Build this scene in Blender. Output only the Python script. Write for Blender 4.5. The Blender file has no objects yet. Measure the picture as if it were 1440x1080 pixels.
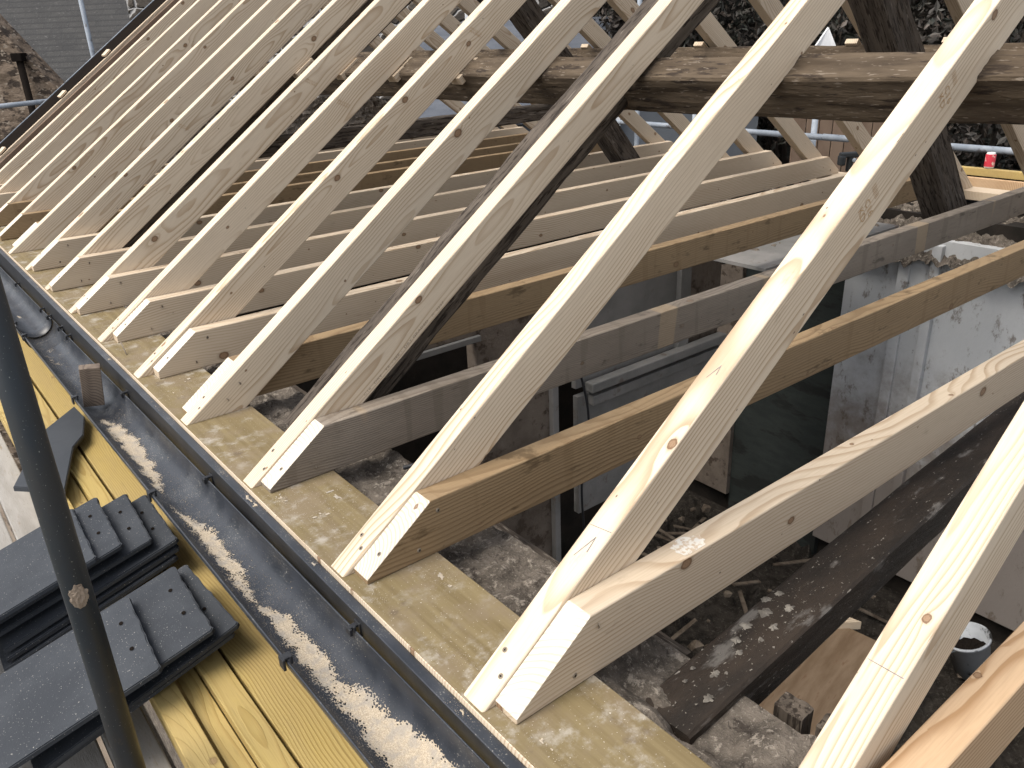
import bpy, bmesh, math, random
from mathutils import Vector, Matrix, noise
R=math.radians
rnd=random.Random(7)
C=bpy.context.scene.collection
PITCH=0.6273; CP,SP,TP=math.cos(PITCH),math.sin(PITCH),math.tan(PITCH)
S=0.4; T=0.047; DR=0.0894; DJ=0.1088; W=4.12
# ------------------------------------------------------------------ nodes
class NT:
    def __init__(s,m):
        s.t=m.node_tree; s.n=s.t.nodes; s.l=s.t.links
    def new(s,ty,**k):
        n=s.n.new(ty)
        for a,b in k.items(): setattr(n,a,b)
        return n
    def put(s,n,i,v):
        if v is None: return
        if isinstance(v,bpy.types.NodeSocket): s.l.new(v,n.inputs[i])
        else: n.inputs[i].default_value=v
    def m(s,op,a,b=None,c=None,clamp=False):
        n=s.new('ShaderNodeMath',operation=op,use_clamp=clamp)
        s.put(n,0,a); s.put(n,1,b); s.put(n,2,c); return n.outputs[0]
    def vm(s,op,a,b=None,sc=None):
        n=s.new('ShaderNodeVectorMath',operation=op)
        s.put(n,0,a); s.put(n,1,b)
        if sc is not None: s.put(n,3,sc)
        return n.outputs['Value'] if op in('LENGTH','DISTANCE','DOT_PRODUCT') else n.outputs[0]
    def noise(s,v,scale,det=3,rough=.5,dist=0,out=0):
        n=s.new('ShaderNodeTexNoise'); s.put(n,'Vector',v); s.put(n,'Scale',scale)
        n.inputs['Detail'].default_value=det; n.inputs['Roughness'].default_value=rough
        n.inputs['Distortion'].default_value=dist; return n.outputs[out]
    def vor(s,v,scale,feat='F1',rand=1,dim='3D'):
        n=s.new('ShaderNodeTexVoronoi',feature=feat,voronoi_dimensions=dim); s.put(n,'Vector',v); s.put(n,'Scale',scale)
        n.inputs['Randomness'].default_value=rand; return n
    def rmp(s,v,a,b,c=0.,d=1.,interp='SMOOTHSTEP'):
        n=s.new('ShaderNodeMapRange',interpolation_type=interp); s.put(n,0,v); s.put(n,1,a); s.put(n,2,b); s.put(n,3,c); s.put(n,4,d)
        return n.outputs[0]
    def mix(s,f,a,b,mode='MIX'):
        n=s.new('ShaderNodeMix',data_type='RGBA',blend_type=mode); n.clamp_factor=True
        s.put(n,0,f); s.put(n,6,a if isinstance(a,bpy.types.NodeSocket) else (*a,1)[:4]); s.put(n,7,b if isinstance(b,bpy.types.NodeSocket) else (*b,1)[:4])
        return n.outputs[2]
    def comb(s,x,y,z):
        n=s.new('ShaderNodeCombineXYZ'); s.put(n,0,x);s.put(n,1,y);s.put(n,2,z); return n.outputs[0]
    def sep(s,v):
        n=s.new('ShaderNodeSeparateXYZ'); s.put(n,0,v); return n.outputs
    def bump(s,h,dist=.001,st=1.):
        n=s.new('ShaderNodeBump'); s.put(n,'Height',h); n.inputs['Distance'].default_value=dist; n.inputs['Strength'].default_value=st; return n.outputs[0]
def newmat(name):
    m=bpy.data.materials.new(name); m.use_nodes=True
    for n in list(m.node_tree.nodes):
        if n.type!='OUTPUT_MATERIAL' and n.type!='BSDF_PRINCIPLED': m.node_tree.nodes.remove(n)
    t=NT(m); b=[n for n in t.n if n.type=='BSDF_PRINCIPLED'][0]
    return m,t,b
def finish(t,b,col,rough=.6,normal=None,metal=0,spec=None):
    t.put(b,'Base Color',col if isinstance(col,bpy.types.NodeSocket) else (*col,1)[:4]); t.put(b,'Roughness',rough); t.put(b,'Metallic',metal)
    if normal: t.put(b,'Normal',normal)
    if spec is not None: t.put(b,'Specular IOR Level',spec)
def objco(t,seed=False):
    o=t.new('ShaderNodeTexCoord').outputs['Object']
    if not seed: return o
    r=t.new('ShaderNodeObjectInfo').outputs['Random']
    return t.vm('ADD',o,t.comb(t.m('MULTIPLY',r,37.),t.m('MULTIPLY',r,91.),t.m('MULTIPLY',r,53.)))
def wood(name,light,dark,knotc=(.16,.075,.03),ring=.5,freq=190.,age=0.,agec=(.2,.15,.11),stain=None,knots=1.,spread=.1,rough=.62,tint=.12):
    m,t,b=newmat(name)
    tc=t.new('ShaderNodeTexCoord'); P=tc.outputs['Object']; rn=t.new('ShaderNodeObjectInfo').outputs['Random']
    r2=t.m('FRACT',t.m('MULTIPLY',rn,17.31)); r3=t.m('FRACT',t.m('MULTIPLY',rn,71.7))
    x,y,z=t.sep(P)
    xo=t.m('ADD',x,t.m('MULTIPLY',rn,40.))
    N=t.sep(tc.outputs['Normal']); side=t.rmp(t.m('ABSOLUTE',N[1]),.6,.75,0,1,'LINEAR')
    w=t.m('ADD',t.m('MULTIPLY',side,z),t.m('MULTIPLY',t.m('SUBTRACT',1.,side),t.m('ADD',y,t.m('MULTIPLY',rn,9.))))
    sx,sw=3.1,8.
    kv=t.comb(t.m('MULTIPLY',xo,sx),t.m('ADD',t.m('MULTIPLY',w,sw),t.m('MULTIPLY',side,3.3)),0.)
    v=t.vor(kv,1.,dim='2D'); pp=t.sep(v.outputs['Position'])
    dx=t.m('MULTIPLY',t.m('SUBTRACT',t.m('MULTIPLY',xo,sx),pp[0]),1/sx)
    dw=t.m('MULTIPLY',t.m('SUBTRACT',t.m('ADD',t.m('MULTIPLY',w,sw),t.m('MULTIPLY',side,3.3)),pp[1]),1/sw)
    kc=t.sep(v.outputs['Color'])
    kr=t.m('ADD',.0015,t.m('MULTIPLY',.0095*knots,t.m('POWER',kc[0],2.)))
    wob=t.m('MULTIPLY',t.noise(t.comb(xo,y,z),160.,2),.004)
    d=t.m('SUBTRACT',t.m('SQRT',t.m('ADD',t.m('POWER',t.m('MULTIPLY',dx,.72),2.),t.m('POWER',dw,2.))),t.m('SUBTRACT',wob,.002))
    q=t.m('DIVIDE',d,kr)
    kmask=t.rmp(q,.85,1.05,1,0)
    # grain swirl round the knots (a stretched halo)
    dh=t.m('SQRT',t.m('ADD',t.m('POWER',t.m('MULTIPLY',dx,.3),2.),t.m('POWER',dw,2.)))
    halo=t.m('EXPONENT',t.m('MULTIPLY',t.m('DIVIDE',dh,t.m('MULTIPLY',kr,1.35)),-1.))
    n1=t.noise(t.comb(t.m('MULTIPLY',xo,1.3),t.m('MULTIPLY',y,3.),t.m('MULTIPLY',z,3.)),1.,2)
    n2=t.noise(t.comb(t.m('MULTIPLY',xo,5.),t.m('MULTIPLY',y,14.),t.m('MULTIPLY',z,14.)),1.,3)
    py=t.m('MULTIPLY',t.m('SUBTRACT',r2,.35),spread*1.2); pz=t.m('MULTIPLY',t.m('SUBTRACT',r3,1.05),spread)
    ry=t.m('SUBTRACT',y,py); rz=t.m('SUBTRACT',z,pz)
    rad=t.m('SQRT',t.m('ADD',t.m('POWER',ry,2.),t.m('POWER',rz,2.)))
    rad=t.m('ADD',rad,t.m('MULTIPLY',t.m('SUBTRACT',n1,.5),.06))
    rad=t.m('ADD',rad,t.m('MULTIPLY',t.m('SUBTRACT',n2,.5),.006))
    rad=t.m('ADD',rad,t.m('MULTIPLY',halo,t.m('MULTIPLY',kr,1.6)))
    ph=t.m('FRACT',t.m('ADD',t.m('MULTIPLY',rad,freq),t.m('MULTIPLY',n1,5.)))
    late=t.m('MULTIPLY',t.rmp(ph,.40,.92,0,1),t.rmp(ph,.9,.99,1,0))
    fine=t.noise(t.comb(t.m('MULTIPLY',xo,14.),t.m('MULTIPLY',y,420.),t.m('MULTIPLY',z,420.)),1.,3,.6)
    vary=t.noise(t.comb(t.m('MULTIPLY',xo,.9),t.m('MULTIPLY',y,9.),t.m('MULTIPLY',z,9.)),1.,3)
    fac=t.m('MULTIPLY',late,t.m('ADD',ring*.45,t.m('MULTIPLY',t.rmp(vary,.3,.65,0,1),ring*1.35)))
    col=t.mix(fac,light,dark)
    col=t.mix(t.m('MULTIPLY',t.rmp(fine,.35,.75,0,1),.22),col,tuple(c*.72 for c in dark))
    # per-piece tint
    col=t.mix(t.m('MULTIPLY',r3,tint),col,tuple(c*.6 for c in dark))
    col=t.mix(t.rmp(vary,.55,.8,0,.35),col,tuple(a*.9 for a in dark))
    gm=t.noise(t.comb(t.m('MULTIPLY',xo,7.),t.m('MULTIPLY',y,14.),t.m('MULTIPLY',z,22.)),1.,6,.72)
    col=t.mix(t.rmp(gm,.60,.78,0,.5),col,tuple(c*.5 for c in dark))
    # knots
    kring=t.m('ABSOLUTE',t.m('SINE',t.m('MULTIPLY',q,6.)))
    kn=t.noise(t.comb(t.m('MULTIPLY',xo,1.),y,z),420.,3,.7); kcol=t.mix(t.rmp(t.m('ADD',q,t.m('MULTIPLY',kn,.5)),.65,1.15,0,1),tuple(min(1,c*1.7) for c in (.17,.105,.06)),tuple(c*.75 for c in knotc)); kcol=t.mix(t.m('MULTIPLY',kring,.3),kcol,tuple(c*.8 for c in knotc)); kcol=t.mix(t.rmp(kn,.58,.7,0,.5),kcol,tuple(c*.35 for c in knotc))
    kedge=t.rmp(q,.8,1.6,1,0)
    col=t.mix(t.m('MULTIPLY',kedge,.45),col,tuple(c*.55 for c in dark))
    col=t.mix(t.m('MULTIPLY',kmask,.85),col,kcol)
    # pin specks and resin
    sp=t.vor(t.comb(t.m('MULTIPLY',xo,30.),t.m('MULTIPLY',y,60.),t.m('MULTIPLY',z,60.)),1.)
    spk=t.m('MULTIPLY',t.rmp(sp.outputs['Distance'],.05,.11,1,0),t.rmp(t.sep(sp.outputs['Color'])[0],.93,.95,0,1))
    col=t.mix(t.m('MULTIPLY',spk,.8),col,(.05,.03,.02))
    if age>0:
        bl=t.noise(t.comb(t.m('MULTIPLY',xo,2.2),t.m('MULTIPLY',y,10.),t.m('MULTIPLY',z,8.)),1.,5,.62)
        col=t.mix(t.m('MULTIPLY',t.rmp(bl,.3,.65,0.3,1),age),col,agec)
        fl=t.noise(t.comb(t.m('MULTIPLY',xo,9.),t.m('MULTIPLY',y,160.),t.m('MULTIPLY',z,160.)),1.,4,.7)
        col=t.mix(t.m('MULTIPLY',t.rmp(fl,.5,.75,0,1),age*.55),col,tuple(c*.45 for c in agec))
    if stain:
        # bands left across the face by old laths and plaster
        bx=t.noise(t.comb(t.m('MULTIPLY',xo,22.),t.m('MULTIPLY',y,1.),t.m('MULTIPLY',z,2.)),1.,2)
        col=t.mix(t.m('MULTIPLY',t.rmp(bx,.55,.63,0,1),.28),col,stain)
        bz=t.noise(t.comb(t.m('MULTIPLY',xo,7.),t.m('MULTIPLY',y,6.),t.m('MULTIPLY',z,26.)),1.,6,.7)
        col=t.mix(t.m('MULTIPLY',t.rmp(bz,.57,.66,0,1),.6),col,tuple(c*.35 for c in stain))
    if name.startswith('weathered'):
        bx=t.noise(t.comb(t.m('MULTIPLY',x,7.),.3,t.m('MULTIPLY',z,1.)),1.,1); col=t.mix(t.rmp(bx,.63,.66,0,.55),col,(.40,.30,.19))
    bh=t.m('ADD',t.m('MULTIPLY',fine,.5),t.m('MULTIPLY',late,.35+age*.5)); bh=t.m('SUBTRACT',bh,t.m('MULTIPLY',spk,2.))
    finish(t,b,col,rough,t.bump(bh,.0006+.0012*age,.5),spec=.25)
    return m
def rough_mat(name,c1,c2,scale=8.,c3=None,th3=.62,sc3=30.,rough=.85,bump=.004,bscale=60.,speck=None,spth=.62,spscale=180.,seed=True,stretch=(1,1,1)):
    m,t,b=newmat(name); P=objco(t,seed)
    if stretch!=(1,1,1): P=t.vm('MULTIPLY',P,stretch)
    n=t.noise(P,scale,6,.6); col=t.mix(t.rmp(n,.32,.68,0,1),c1,c2)
    if c3:
        n3=t.noise(P,sc3,5,.65); col=t.mix(t.rmp(n3,th3-.04,th3+.06,0,1),col,c3)
    if speck:
        ns=t.noise(P,spscale,2,.6); col=t.mix(t.rmp(ns,spth,spth+.05,0,1),col,speck)
    nb=t.noise(P,bscale,6,.65)
    finish(t,b,col,rough,t.bump(nb,bump,.8),spec=.25); return m

M={}
M['new']=wood('fresh_spruce',(.70,.59,.45),(.44,.315,.20),ring=.55,freq=150.)
M['newj']=wood('fresh_joist_spruce',(.575,.475,.355),(.37,.265,.17),ring=.55,freq=150.)
M['brown']=wood('reused_brown_pine',(.37,.26,.145),(.23,.15,.078),ring=.9,age=.5,agec=(.235,.165,.095),stain=(.19,.12,.06),freq=160.)
M['grey']=wood('weathered_grey_pine',(.335,.285,.23),(.20,.16,.125),ring=1.,age=.7,agec=(.19,.158,.125),stain=(.12,.095,.07),freq=230.)
M['tan']=wood('tanned_pine',(.60,.42,.26),(.40,.24,.12),ring=1.,age=.15,agec=(.34,.23,.15),freq=130.)
M['batten']=wood('yellow_treated_batten',(.50,.375,.13),(.36,.245,.065),knotc=(.22,.13,.04),ring=.9,freq=170.,rough=.6,age=.5,agec=(.36,.265,.13))
M['cut']=wood('fresh_saw_cut',(.70,.65,.56),(.55,.47,.36),ring=.9,freq=170.,knots=.3)
M['dirtyblock']=wood('dirty_offcut_wood',(.22,.17,.125),(.09,.065,.05),ring=1.2,age=.3,agec=(.14,.11,.09),freq=150.)
M['old']=rough_mat('old_oak_timber',(.062,.050,.040),(.115,.094,.075),5.,c3=(.028,.021,.016),th3=.54,sc3=19.,rough=.9,bump=.006,bscale=9.,stretch=(.7,6,6),speck=(.17,.145,.12),spth=.66,spscale=16.)
M['oldlight']=rough_mat('old_purlin_timber',(.062,.045,.030),(.115,.086,.058),7.,c3=(.035,.025,.018),th3=.58,sc3=11.,rough=.92,bump=.008,bscale=12.,stretch=(.8,4,4),speck=(.19,.155,.12),spth=.635,spscale=40.)
M['black']=rough_mat('blackened_beam',(.020,.016,.013),(.038,.028,.021),6.,c3=(.12,.11,.10),th3=.60,sc3=7.,speck=(.25,.23,.2),spth=.68,spscale=70.,bump=.003,rough=.6,stretch=(1,3,3))
def gutter_mat():
    m,t,b=newmat('dark_gutter_plastic'); P=objco(t)
    n=t.noise(P,14.,5,.6); col=t.mix(t.rmp(n,.35,.7,0,1),(.017,.020,.026),(.028,.032,.041))
    d=t.noise(t.vm('MULTIPLY',P,(1,.6,1)),420.,2,.6); big=t.noise(P,9.,4,.6)
    msk=t.m('MULTIPLY',t.rmp(d,.62,.68,0,1),t.rmp(big,.42,.62,.05,.6))
    col=t.mix(msk,col,(.42,.39,.34))
    col=t.mix(t.rmp(big,.4,.8,0,.12),col,(.26,.27,.28))
    finish(t,b,col,t.rmp(n,.3,.7,.30,.46),t.bump(n,.001,.3),spec=.5); return m
M['gutter']=gutter_mat()
M['clip']=rough_mat('black_clip_plastic',(.02,.021,.024),(.03,.031,.034),20.,rough=.4,bump=.0004)
M['slate']=rough_mat('slate_grey_tile',(.030,.034,.041),(.045,.050,.058),7.,speck=(.30,.29,.27),spth=.675,spscale=300.,bump=.0008,bscale=260.,rough=.68)
M['slateclean']=rough_mat('cut_slate_tile',(.045,.050,.058),(.055,.060,.068),7.,bump=.0005,bscale=240.,rough=.62)
M['hole']=rough_mat('dark_hole',(.012,.010,.009),(.015,.012,.010),20.,rough=.9,bump=.0001)
[n for n in M['hole'].node_tree.nodes if n.type=='BSDF_PRINCIPLED'][0].inputs['Specular IOR Level'].default_value=0
def pole_mat():
    m,t,b=newmat('weathered_scaffold_tube'); P=objco(t,True)
    n=t.noise(t.vm('MULTIPLY',P,(1,1,.35)),16.,6,.65)
    col=t.mix(t.rmp(n,.35,.7,0,1),(.011,.016,.021),(.020,.021,.021))
    r=t.noise(P,30.,5,.7); col=t.mix(t.rmp(r,.6,.72,0,.6),col,(.045,.032,.022))
    s=t.noise(P,300.,2); col=t.mix(t.rmp(s,.70,.75,0,.6),col,(.3,.29,.27))
    finish(t,b,col,t.rmp(n,.3,.7,.38,.6),t.bump(n,.001,.4),metal=.2); return m
M['pole']=pole_mat()
M['galv']=rough_mat('galvanised_tube',(.20,.23,.27),(.30,.33,.37),9.,c3=(.13,.13,.14),th3=.6,sc3=14.,rough=.5,bump=.0005)
M['mortar']=rough_mat('dried_mortar_lump',(.16,.12,.09),(.27,.22,.17),20.,bump=.003)
M['lath']=rough_mat('broken_lath_wood',(.07,.052,.038),(.16,.13,.10),14.,bump=.002)
M['palepaint']=rough_mat('chalky_paint_smear',(.62,.60,.56),(.70,.66,.58),60.,c3=(.50,.40,.30),th3=.5,sc3=120.,bump=.0004)
M['splash']=rough_mat('dried_plaster_splash',(.10,.09,.078),(.24,.22,.19),40.,bump=.002)
M['screw']=rough_mat('zinc_screw_head',(.16,.13,.10),(.24,.2,.15),60.,rough=.45,bump=.0002)
M['stamp']=rough_mat('brown_stamp_ink',(.40,.25,.13),(.52,.37,.22),90.,rough=.8,bump=.0001)
M['ink']=rough_mat('faded_grey_ink',(.22,.17,.13),(.36,.29,.22),90.,rough=.8,bump=.0001)
M['pencil']=rough_mat('pencil_grey',(.14,.13,.14),(.24,.22,.22),60.,rough=.7,bump=.0001)
def dust_mat():
    m,t,b=newmat('pale_sawdust'); P=objco(t)
    n=t.noise(P,500.,3,.7); col=t.mix(t.rmp(n,.3,.7,0,1),(.34,.275,.195),(.58,.49,.37))
    n2=t.noise(P,38.,5,.65); col=t.mix(t.rmp(n2,.42,.62,0,.75),col,(.33,.30,.26)); n3=t.noise(P,900.,2); col=t.mix(t.rmp(n3,.62,.7,0,.6),col,(.10,.09,.08))
    finish(t,b,col,.95,t.bump(n,.0015,.8)); return m
M['dust']=dust_mat()
def plate_mat():
    m,t,b=newmat('treated_wall_plate'); P=objco(t)
    w=t.vm('MULTIPLY',P,(60,2.5,20)); g=t.noise(w,1.,5,.65)
    col=t.mix(t.rmp(g,.3,.7,0,1),(.15,.112,.055),(.215,.168,.088))
    n=t.noise(P,7.,6,.65); col=t.mix(t.rmp(n,.45,.62,0,.8),col,(.20,.155,.10))
    n=t.noise(P,11.,6,.7); col=t.mix(t.rmp(n,.58,.68,0,.6),col,(.12,.09,.065))
    n=t.noise(P,16.,7,.7); big=t.noise(P,3.2,3); col=t.mix(t.m('MULTIPLY',t.rmp(n,.49,.70,0,.7),t.rmp(big,.36,.56,0,1)),col,(.44,.41,.36))
    n=t.noise(P,300.,2); col=t.mix(t.rmp(n,.68,.72,0,.7),col,(.62,.56,.48))
    finish(t,b,col,.85,t.bump(g,.001,.5),spec=.2); return m
M['plate']=plate_mat()
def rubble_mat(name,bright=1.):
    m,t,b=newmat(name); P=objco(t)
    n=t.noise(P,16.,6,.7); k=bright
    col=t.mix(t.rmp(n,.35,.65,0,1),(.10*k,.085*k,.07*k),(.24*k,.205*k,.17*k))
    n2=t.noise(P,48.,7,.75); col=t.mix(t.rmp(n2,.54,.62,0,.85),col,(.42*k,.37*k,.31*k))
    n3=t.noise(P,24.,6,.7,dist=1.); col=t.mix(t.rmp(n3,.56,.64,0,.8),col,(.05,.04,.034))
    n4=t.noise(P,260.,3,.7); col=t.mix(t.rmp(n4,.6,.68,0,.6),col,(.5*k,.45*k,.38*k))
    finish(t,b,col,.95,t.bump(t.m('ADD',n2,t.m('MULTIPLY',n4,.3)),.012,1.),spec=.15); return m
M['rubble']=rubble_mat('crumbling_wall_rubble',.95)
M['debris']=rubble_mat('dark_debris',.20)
def wall_mat():
    m,t,b=newmat('peeling_limewash'); P=objco(t)
    n=t.noise(P,2.2,5,.6); col=t.mix(t.rmp(n,.3,.7,0,1),(.47,.485,.50),(.57,.58,.585))
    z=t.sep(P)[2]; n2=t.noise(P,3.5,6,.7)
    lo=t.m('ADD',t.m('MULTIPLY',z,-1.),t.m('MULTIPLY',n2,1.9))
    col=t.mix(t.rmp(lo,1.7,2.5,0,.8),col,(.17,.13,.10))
    n3=t.noise(t.vm('MULTIPLY',P,(1,1,.5)),11.,7,.75); col=t.mix(t.rmp(n3,.55,.66,0,.75),col,(.13,.10,.075))
    n4=t.vor(t.vm('MULTIPLY',P,(1,1,.55)),34.); big=t.noise(P,1.7,3)
    col=t.mix(t.m('MULTIPLY',t.rmp(t.m('ADD',n4.outputs['Distance'],t.m('MULTIPLY',n3,.5)),.22,.36,1,0),t.rmp(big,.5,.66,0,.9)),col,(.07,.05,.04))
    finish(t,b,col,.95,t.bump(n3,.006,.7),spec=.1); return m
M['limewash']=wall_mat()
M['plaster']=rough_mat('stained_plaster',(.12,.095,.075),(.20,.165,.135),5.,c3=(.08,.06,.045),th3=.58,sc3=11.,bump=.008,bscale=40.)
M['panelgrey']=rough_mat('grey_painted_panel',(.18,.178,.17),(.26,.25,.24),4.,c3=(.17,.14,.12),th3=.62,sc3=9.,bump=.002)
M['darkboard']=rough_mat('dark_green_board',(.030,.036,.034),(.045,.052,.048),4.,stretch=(1,1,3),c3=(.022,.024,.022),sc3=2.,th3=.55,bump=.002)
M['void']=rough_mat('shade_black',(.014,.012,.010),(.03,.024,.019),5.,bump=.004)  # near-black colour stands in for shade in doorways and gaps
M['ply']=rough_mat('plywood_sheet',(.15,.10,.06),(.23,.165,.11),3.,stretch=(1,5,1),c3=(.16,.1,.06),th3=.63,sc3=6.,bump=.001)
M['deck']=rough_mat('grey_scaffold_board',(.24,.225,.205),(.33,.315,.295),3.,stretch=(6,1,1),c3=(.24,.20,.16),th3=.62,sc3=5.,speck=(.18,.15,.12),spth=.70,spscale=60.,bump=.0015)
M['deckbrown']=rough_mat('brown_scaffold_board',(.16,.125,.095),(.24,.20,.16),3.,stretch=(6,1,1),c3=(.08,.06,.045),th3=.6,sc3=6.,bump=.0015)
M['ground']=rough_mat('pale_concrete_yard',(.10,.10,.097),(.14,.14,.135),.6,c3=(.07,.068,.065),th3=.6,sc3=2.,bump=.01,bscale=8.,seed=False)
def stone_mat(name,ca,cb,mort,sc,mw=.06,stretch=(1,1,1.7)):
    m,t,b=newmat(name); P=t.vm('MULTIPLY',objco(t),stretch)
    P=t.vm('ADD',P,t.vm('MULTIPLY',t.noise(P,sc*1.3,3,out=1),(.5/sc,.5/sc,.5/sc)))
    e=t.vor(P,sc,'DISTANCE_TO_EDGE'); v=t.vor(P,sc)
    c=t.mix(t.sep(v.outputs['Color'])[0],ca,cb)
    n=t.noise(P,sc*9,5,.7); c=t.mix(t.rmp(n,.4,.7,0,.5),c,tuple(x*.5 for x in ca))
    col=t.mix(t.rmp(e.outputs['Distance'],mw*.6,mw,1,0),c,mort)
    finish(t,b,col,.9,t.bump(t.m('ADD',t.rmp(e.outputs['Distance'],0,mw*2,0,1),t.m('MULTIPLY',n,.3)),.03,1.),spec=.2); return m
M['gable_stone']=rough_mat('tan_rubble_stone',(.10,.072,.05),(.23,.175,.13),5.,c3=(.045,.033,.025),th3=.53,sc3=6.5,bump=.03,bscale=9.,stretch=(1,1,1.9),speck=(.28,.23,.18),spth=.6,spscale=11.)
M['dark_stone']=stone_mat('dark_coursed_stone',(.06,.052,.045),(.14,.12,.10),(.40,.39,.38),3.6,.07)
M['white']=rough_mat('white_paint',(.68,.69,.70),(.76,.77,.78),5.,rough=.5,bump=.0005)
M['dirtywhite']=rough_mat('tar_streaked_white_plastic',(.36,.38,.41),(.46,.48,.5),6.,c3=(.03,.03,.03),th3=.57,sc3=9.,rough=.5,bump=.0005)
M['shed']=rough_mat('blue_grey_render',(.10,.11,.125),(.13,.142,.155),2.,rough=.8,bump=.002)
M['fence']=rough_mat('brown_fence_board',(.15,.10,.07),(.22,.155,.11),4.,stretch=(1,1,.3),bump=.002)
def roofslate():
    m,t,b=newmat('weathered_roof_slates'); uv=objco(t)
    x,y,z=t.sep(uv)
    row=t.m('FLOOR',t.m('MULTIPLY',z,10.)); fr=t.m('FRACT',t.m('MULTIPLY',z,10.))
    cx=t.m('MULTIPLY',t.m('ADD',x,t.m('MULTIPLY',t.m('FRACT',t.m('MULTIPLY',row,.37)),.4)),4.)
    cell=t.comb(t.m('FLOOR',cx),row,0.)
    wn=t.new('ShaderNodeTexWhiteNoise',noise_dimensions='3D'); t.put(wn,0,cell); r=wn.outputs[0]
    col=t.mix(r,(.006,.006,.007),(.020,.019,.018))
    n=t.noise(uv,2.,6,.7); col=t.mix(t.rmp(n,.4,.65,0,.6),col,(.028,.027,.026))
    n=t.noise(t.vm('MULTIPLY',uv,(1,1,2)),16.,4,.7); col=t.mix(t.rmp(n,.58,.7,0,.8),col,(.09,.087,.084))
    gap=t.m('MAXIMUM',t.rmp(fr,.05,.4,1,0),t.m('MULTIPLY',t.rmp(t.m('FRACT',cx),.0,.05,1,0),.7))
    col=t.mix(gap,col,(.006,.006,.007))
    finish(t,b,col,.75,t.bump(t.m('ADD',t.m('MULTIPLY',fr,-1.),t.m('MULTIPLY',n,.5)),.03,1.)); return m
M['roofslate']=roofslate()
M['blueslate']=rough_mat('blue_roof_slates',(.08,.09,.11),(.12,.13,.15),1.2,stretch=(1,1,8),bump=.004)
def leafmat():
    m,t,b=newmat('dark_copper_leaves'); r=objco(t)
    n=t.noise(r,2.2,4,.6); w=t.new('ShaderNodeTexWhiteNoise',noise_dimensions='3D'); t.put(w,0,t.vm('SNAP',r,(.07,.07,.07)))
    col=t.mix(t.rmp(n,.35,.65,0,1),(.010,.013,.008),(.024,.018,.014)); col=t.mix(t.m('MULTIPLY',t.m('POWER',w.outputs[0],6.),.8),col,(.11,.085,.07))
    finish(t,b,col,.55,spec=.4); return m
M['leaf']=leafmat()
M['bark']=rough_mat('dark_bark',(.05,.04,.032),(.09,.07,.055),20.,stretch=(1,1,.2),bump=.01)
M['red']=rough_mat('red_tin',(.45,.03,.05),(.55,.05,.07),10.,c3=(.7,.6,.5),th3=.60,sc3=26.,rough=.3,bump=.0002)
M['tin']=rough_mat('bare_tin',(.6,.6,.58),(.7,.7,.68),10.,rough=.3,bump=.0002)
M['cloth']=rough_mat('dark_dusty_cloth',(.025,.027,.03),(.045,.047,.05),8.,bump=.01,bscale=20.)
# ------------------------------------------------------------------ mesh helpers
def link(name,me,m=None,parent=None,smooth=False):
    o=bpy.data.objects.new(name,me); C.objects.link(o)
    if m is not None and not me.materials: me.materials.append(m)
    if parent: o.parent=parent
    if smooth:
        for p in me.polygons: p.use_smooth=True
    return o
def mesh(name,vs,fs,m,parent=None,smooth=False):
    me=bpy.data.meshes.new(name); me.from_pydata([tuple(v) for v in vs],[],fs); me.update()
    return link(name,me,m,parent,smooth)
def frombm(name,bm,m,parent=None,smooth=False):
    bmesh.ops.recalc_face_normals(bm,faces=bm.faces)
    me=bpy.data.meshes.new(name); bm.to_mesh(me); bm.free()
    return link(name,me,m,parent,smooth)
def tag(o,label=None,cat=None,group=None,kind=None):
    if label: o['label']=label
    if cat: o['category']=cat
    if group: o['group']=group
    if kind: o['kind']=kind
    return o
def empty(name,loc,rot=(0,0,0),**k):
    o=bpy.data.objects.new(name,None); C.objects.link(o); o.location=loc; o.rotation_euler=rot
    o.empty_display_size=.05; return tag(o,**k)
def addbox(bm,x0,x1,y0,y1,z0,z1,bev=0,mat=None,seg=2):
    r=bmesh.ops.create_cube(bm,size=1)
    for v in r['verts']:
        v.co=Vector(((x0+x1)/2+v.co.x*(x1-x0),(y0+y1)/2+v.co.y*(y1-y0),(z0+z1)/2+v.co.z*(z1-z0)))
        if mat: v.co=mat@v.co
    if bev>0:
        es=list({e for v in r['verts'] for e in v.link_edges})
        bmesh.ops.bevel(bm,geom=es,offset=bev,segments=seg,affect='EDGES',profile=.5)
def box(name,x0,x1,y0,y1,z0,z1,m,parent=None,bev=.002,mat=None):
    bm=bmesh.new(); addbox(bm,x0,x1,y0,y1,z0,z1,bev,mat); return frombm(name,bm,m,parent)
def prism_xz(name,poly,t,m,parent=None,bev=.0032,minlen=.35):
    bm=bmesh.new(); vs=[bm.verts.new((x,0,z)) for x,z in poly]; f=bm.faces.new(vs)
    r=bmesh.ops.extrude_face_region(bm,geom=[f])
    for v in r['geom']:
        if isinstance(v,bmesh.types.BMVert): v.co.y=t
    if bev:
        es=[e for e in bm.edges if abs(e.verts[0].co.y-e.verts[1].co.y)<1e-6 and e.calc_length()>minlen]
        bmesh.ops.bevel(bm,geom=es,offset=bev,segments=3,affect='EDGES',profile=.5)
        es=[e for e in bm.edges if len(e.link_faces)==2 and e.calc_face_angle(0)>.6 and e.calc_length()<=minlen]
        try: bmesh.ops.bevel(bm,geom=es,offset=.0007,segments=1,affect='EDGES')
        except Exception: pass
    return frombm(name,bm,m,parent)
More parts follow.
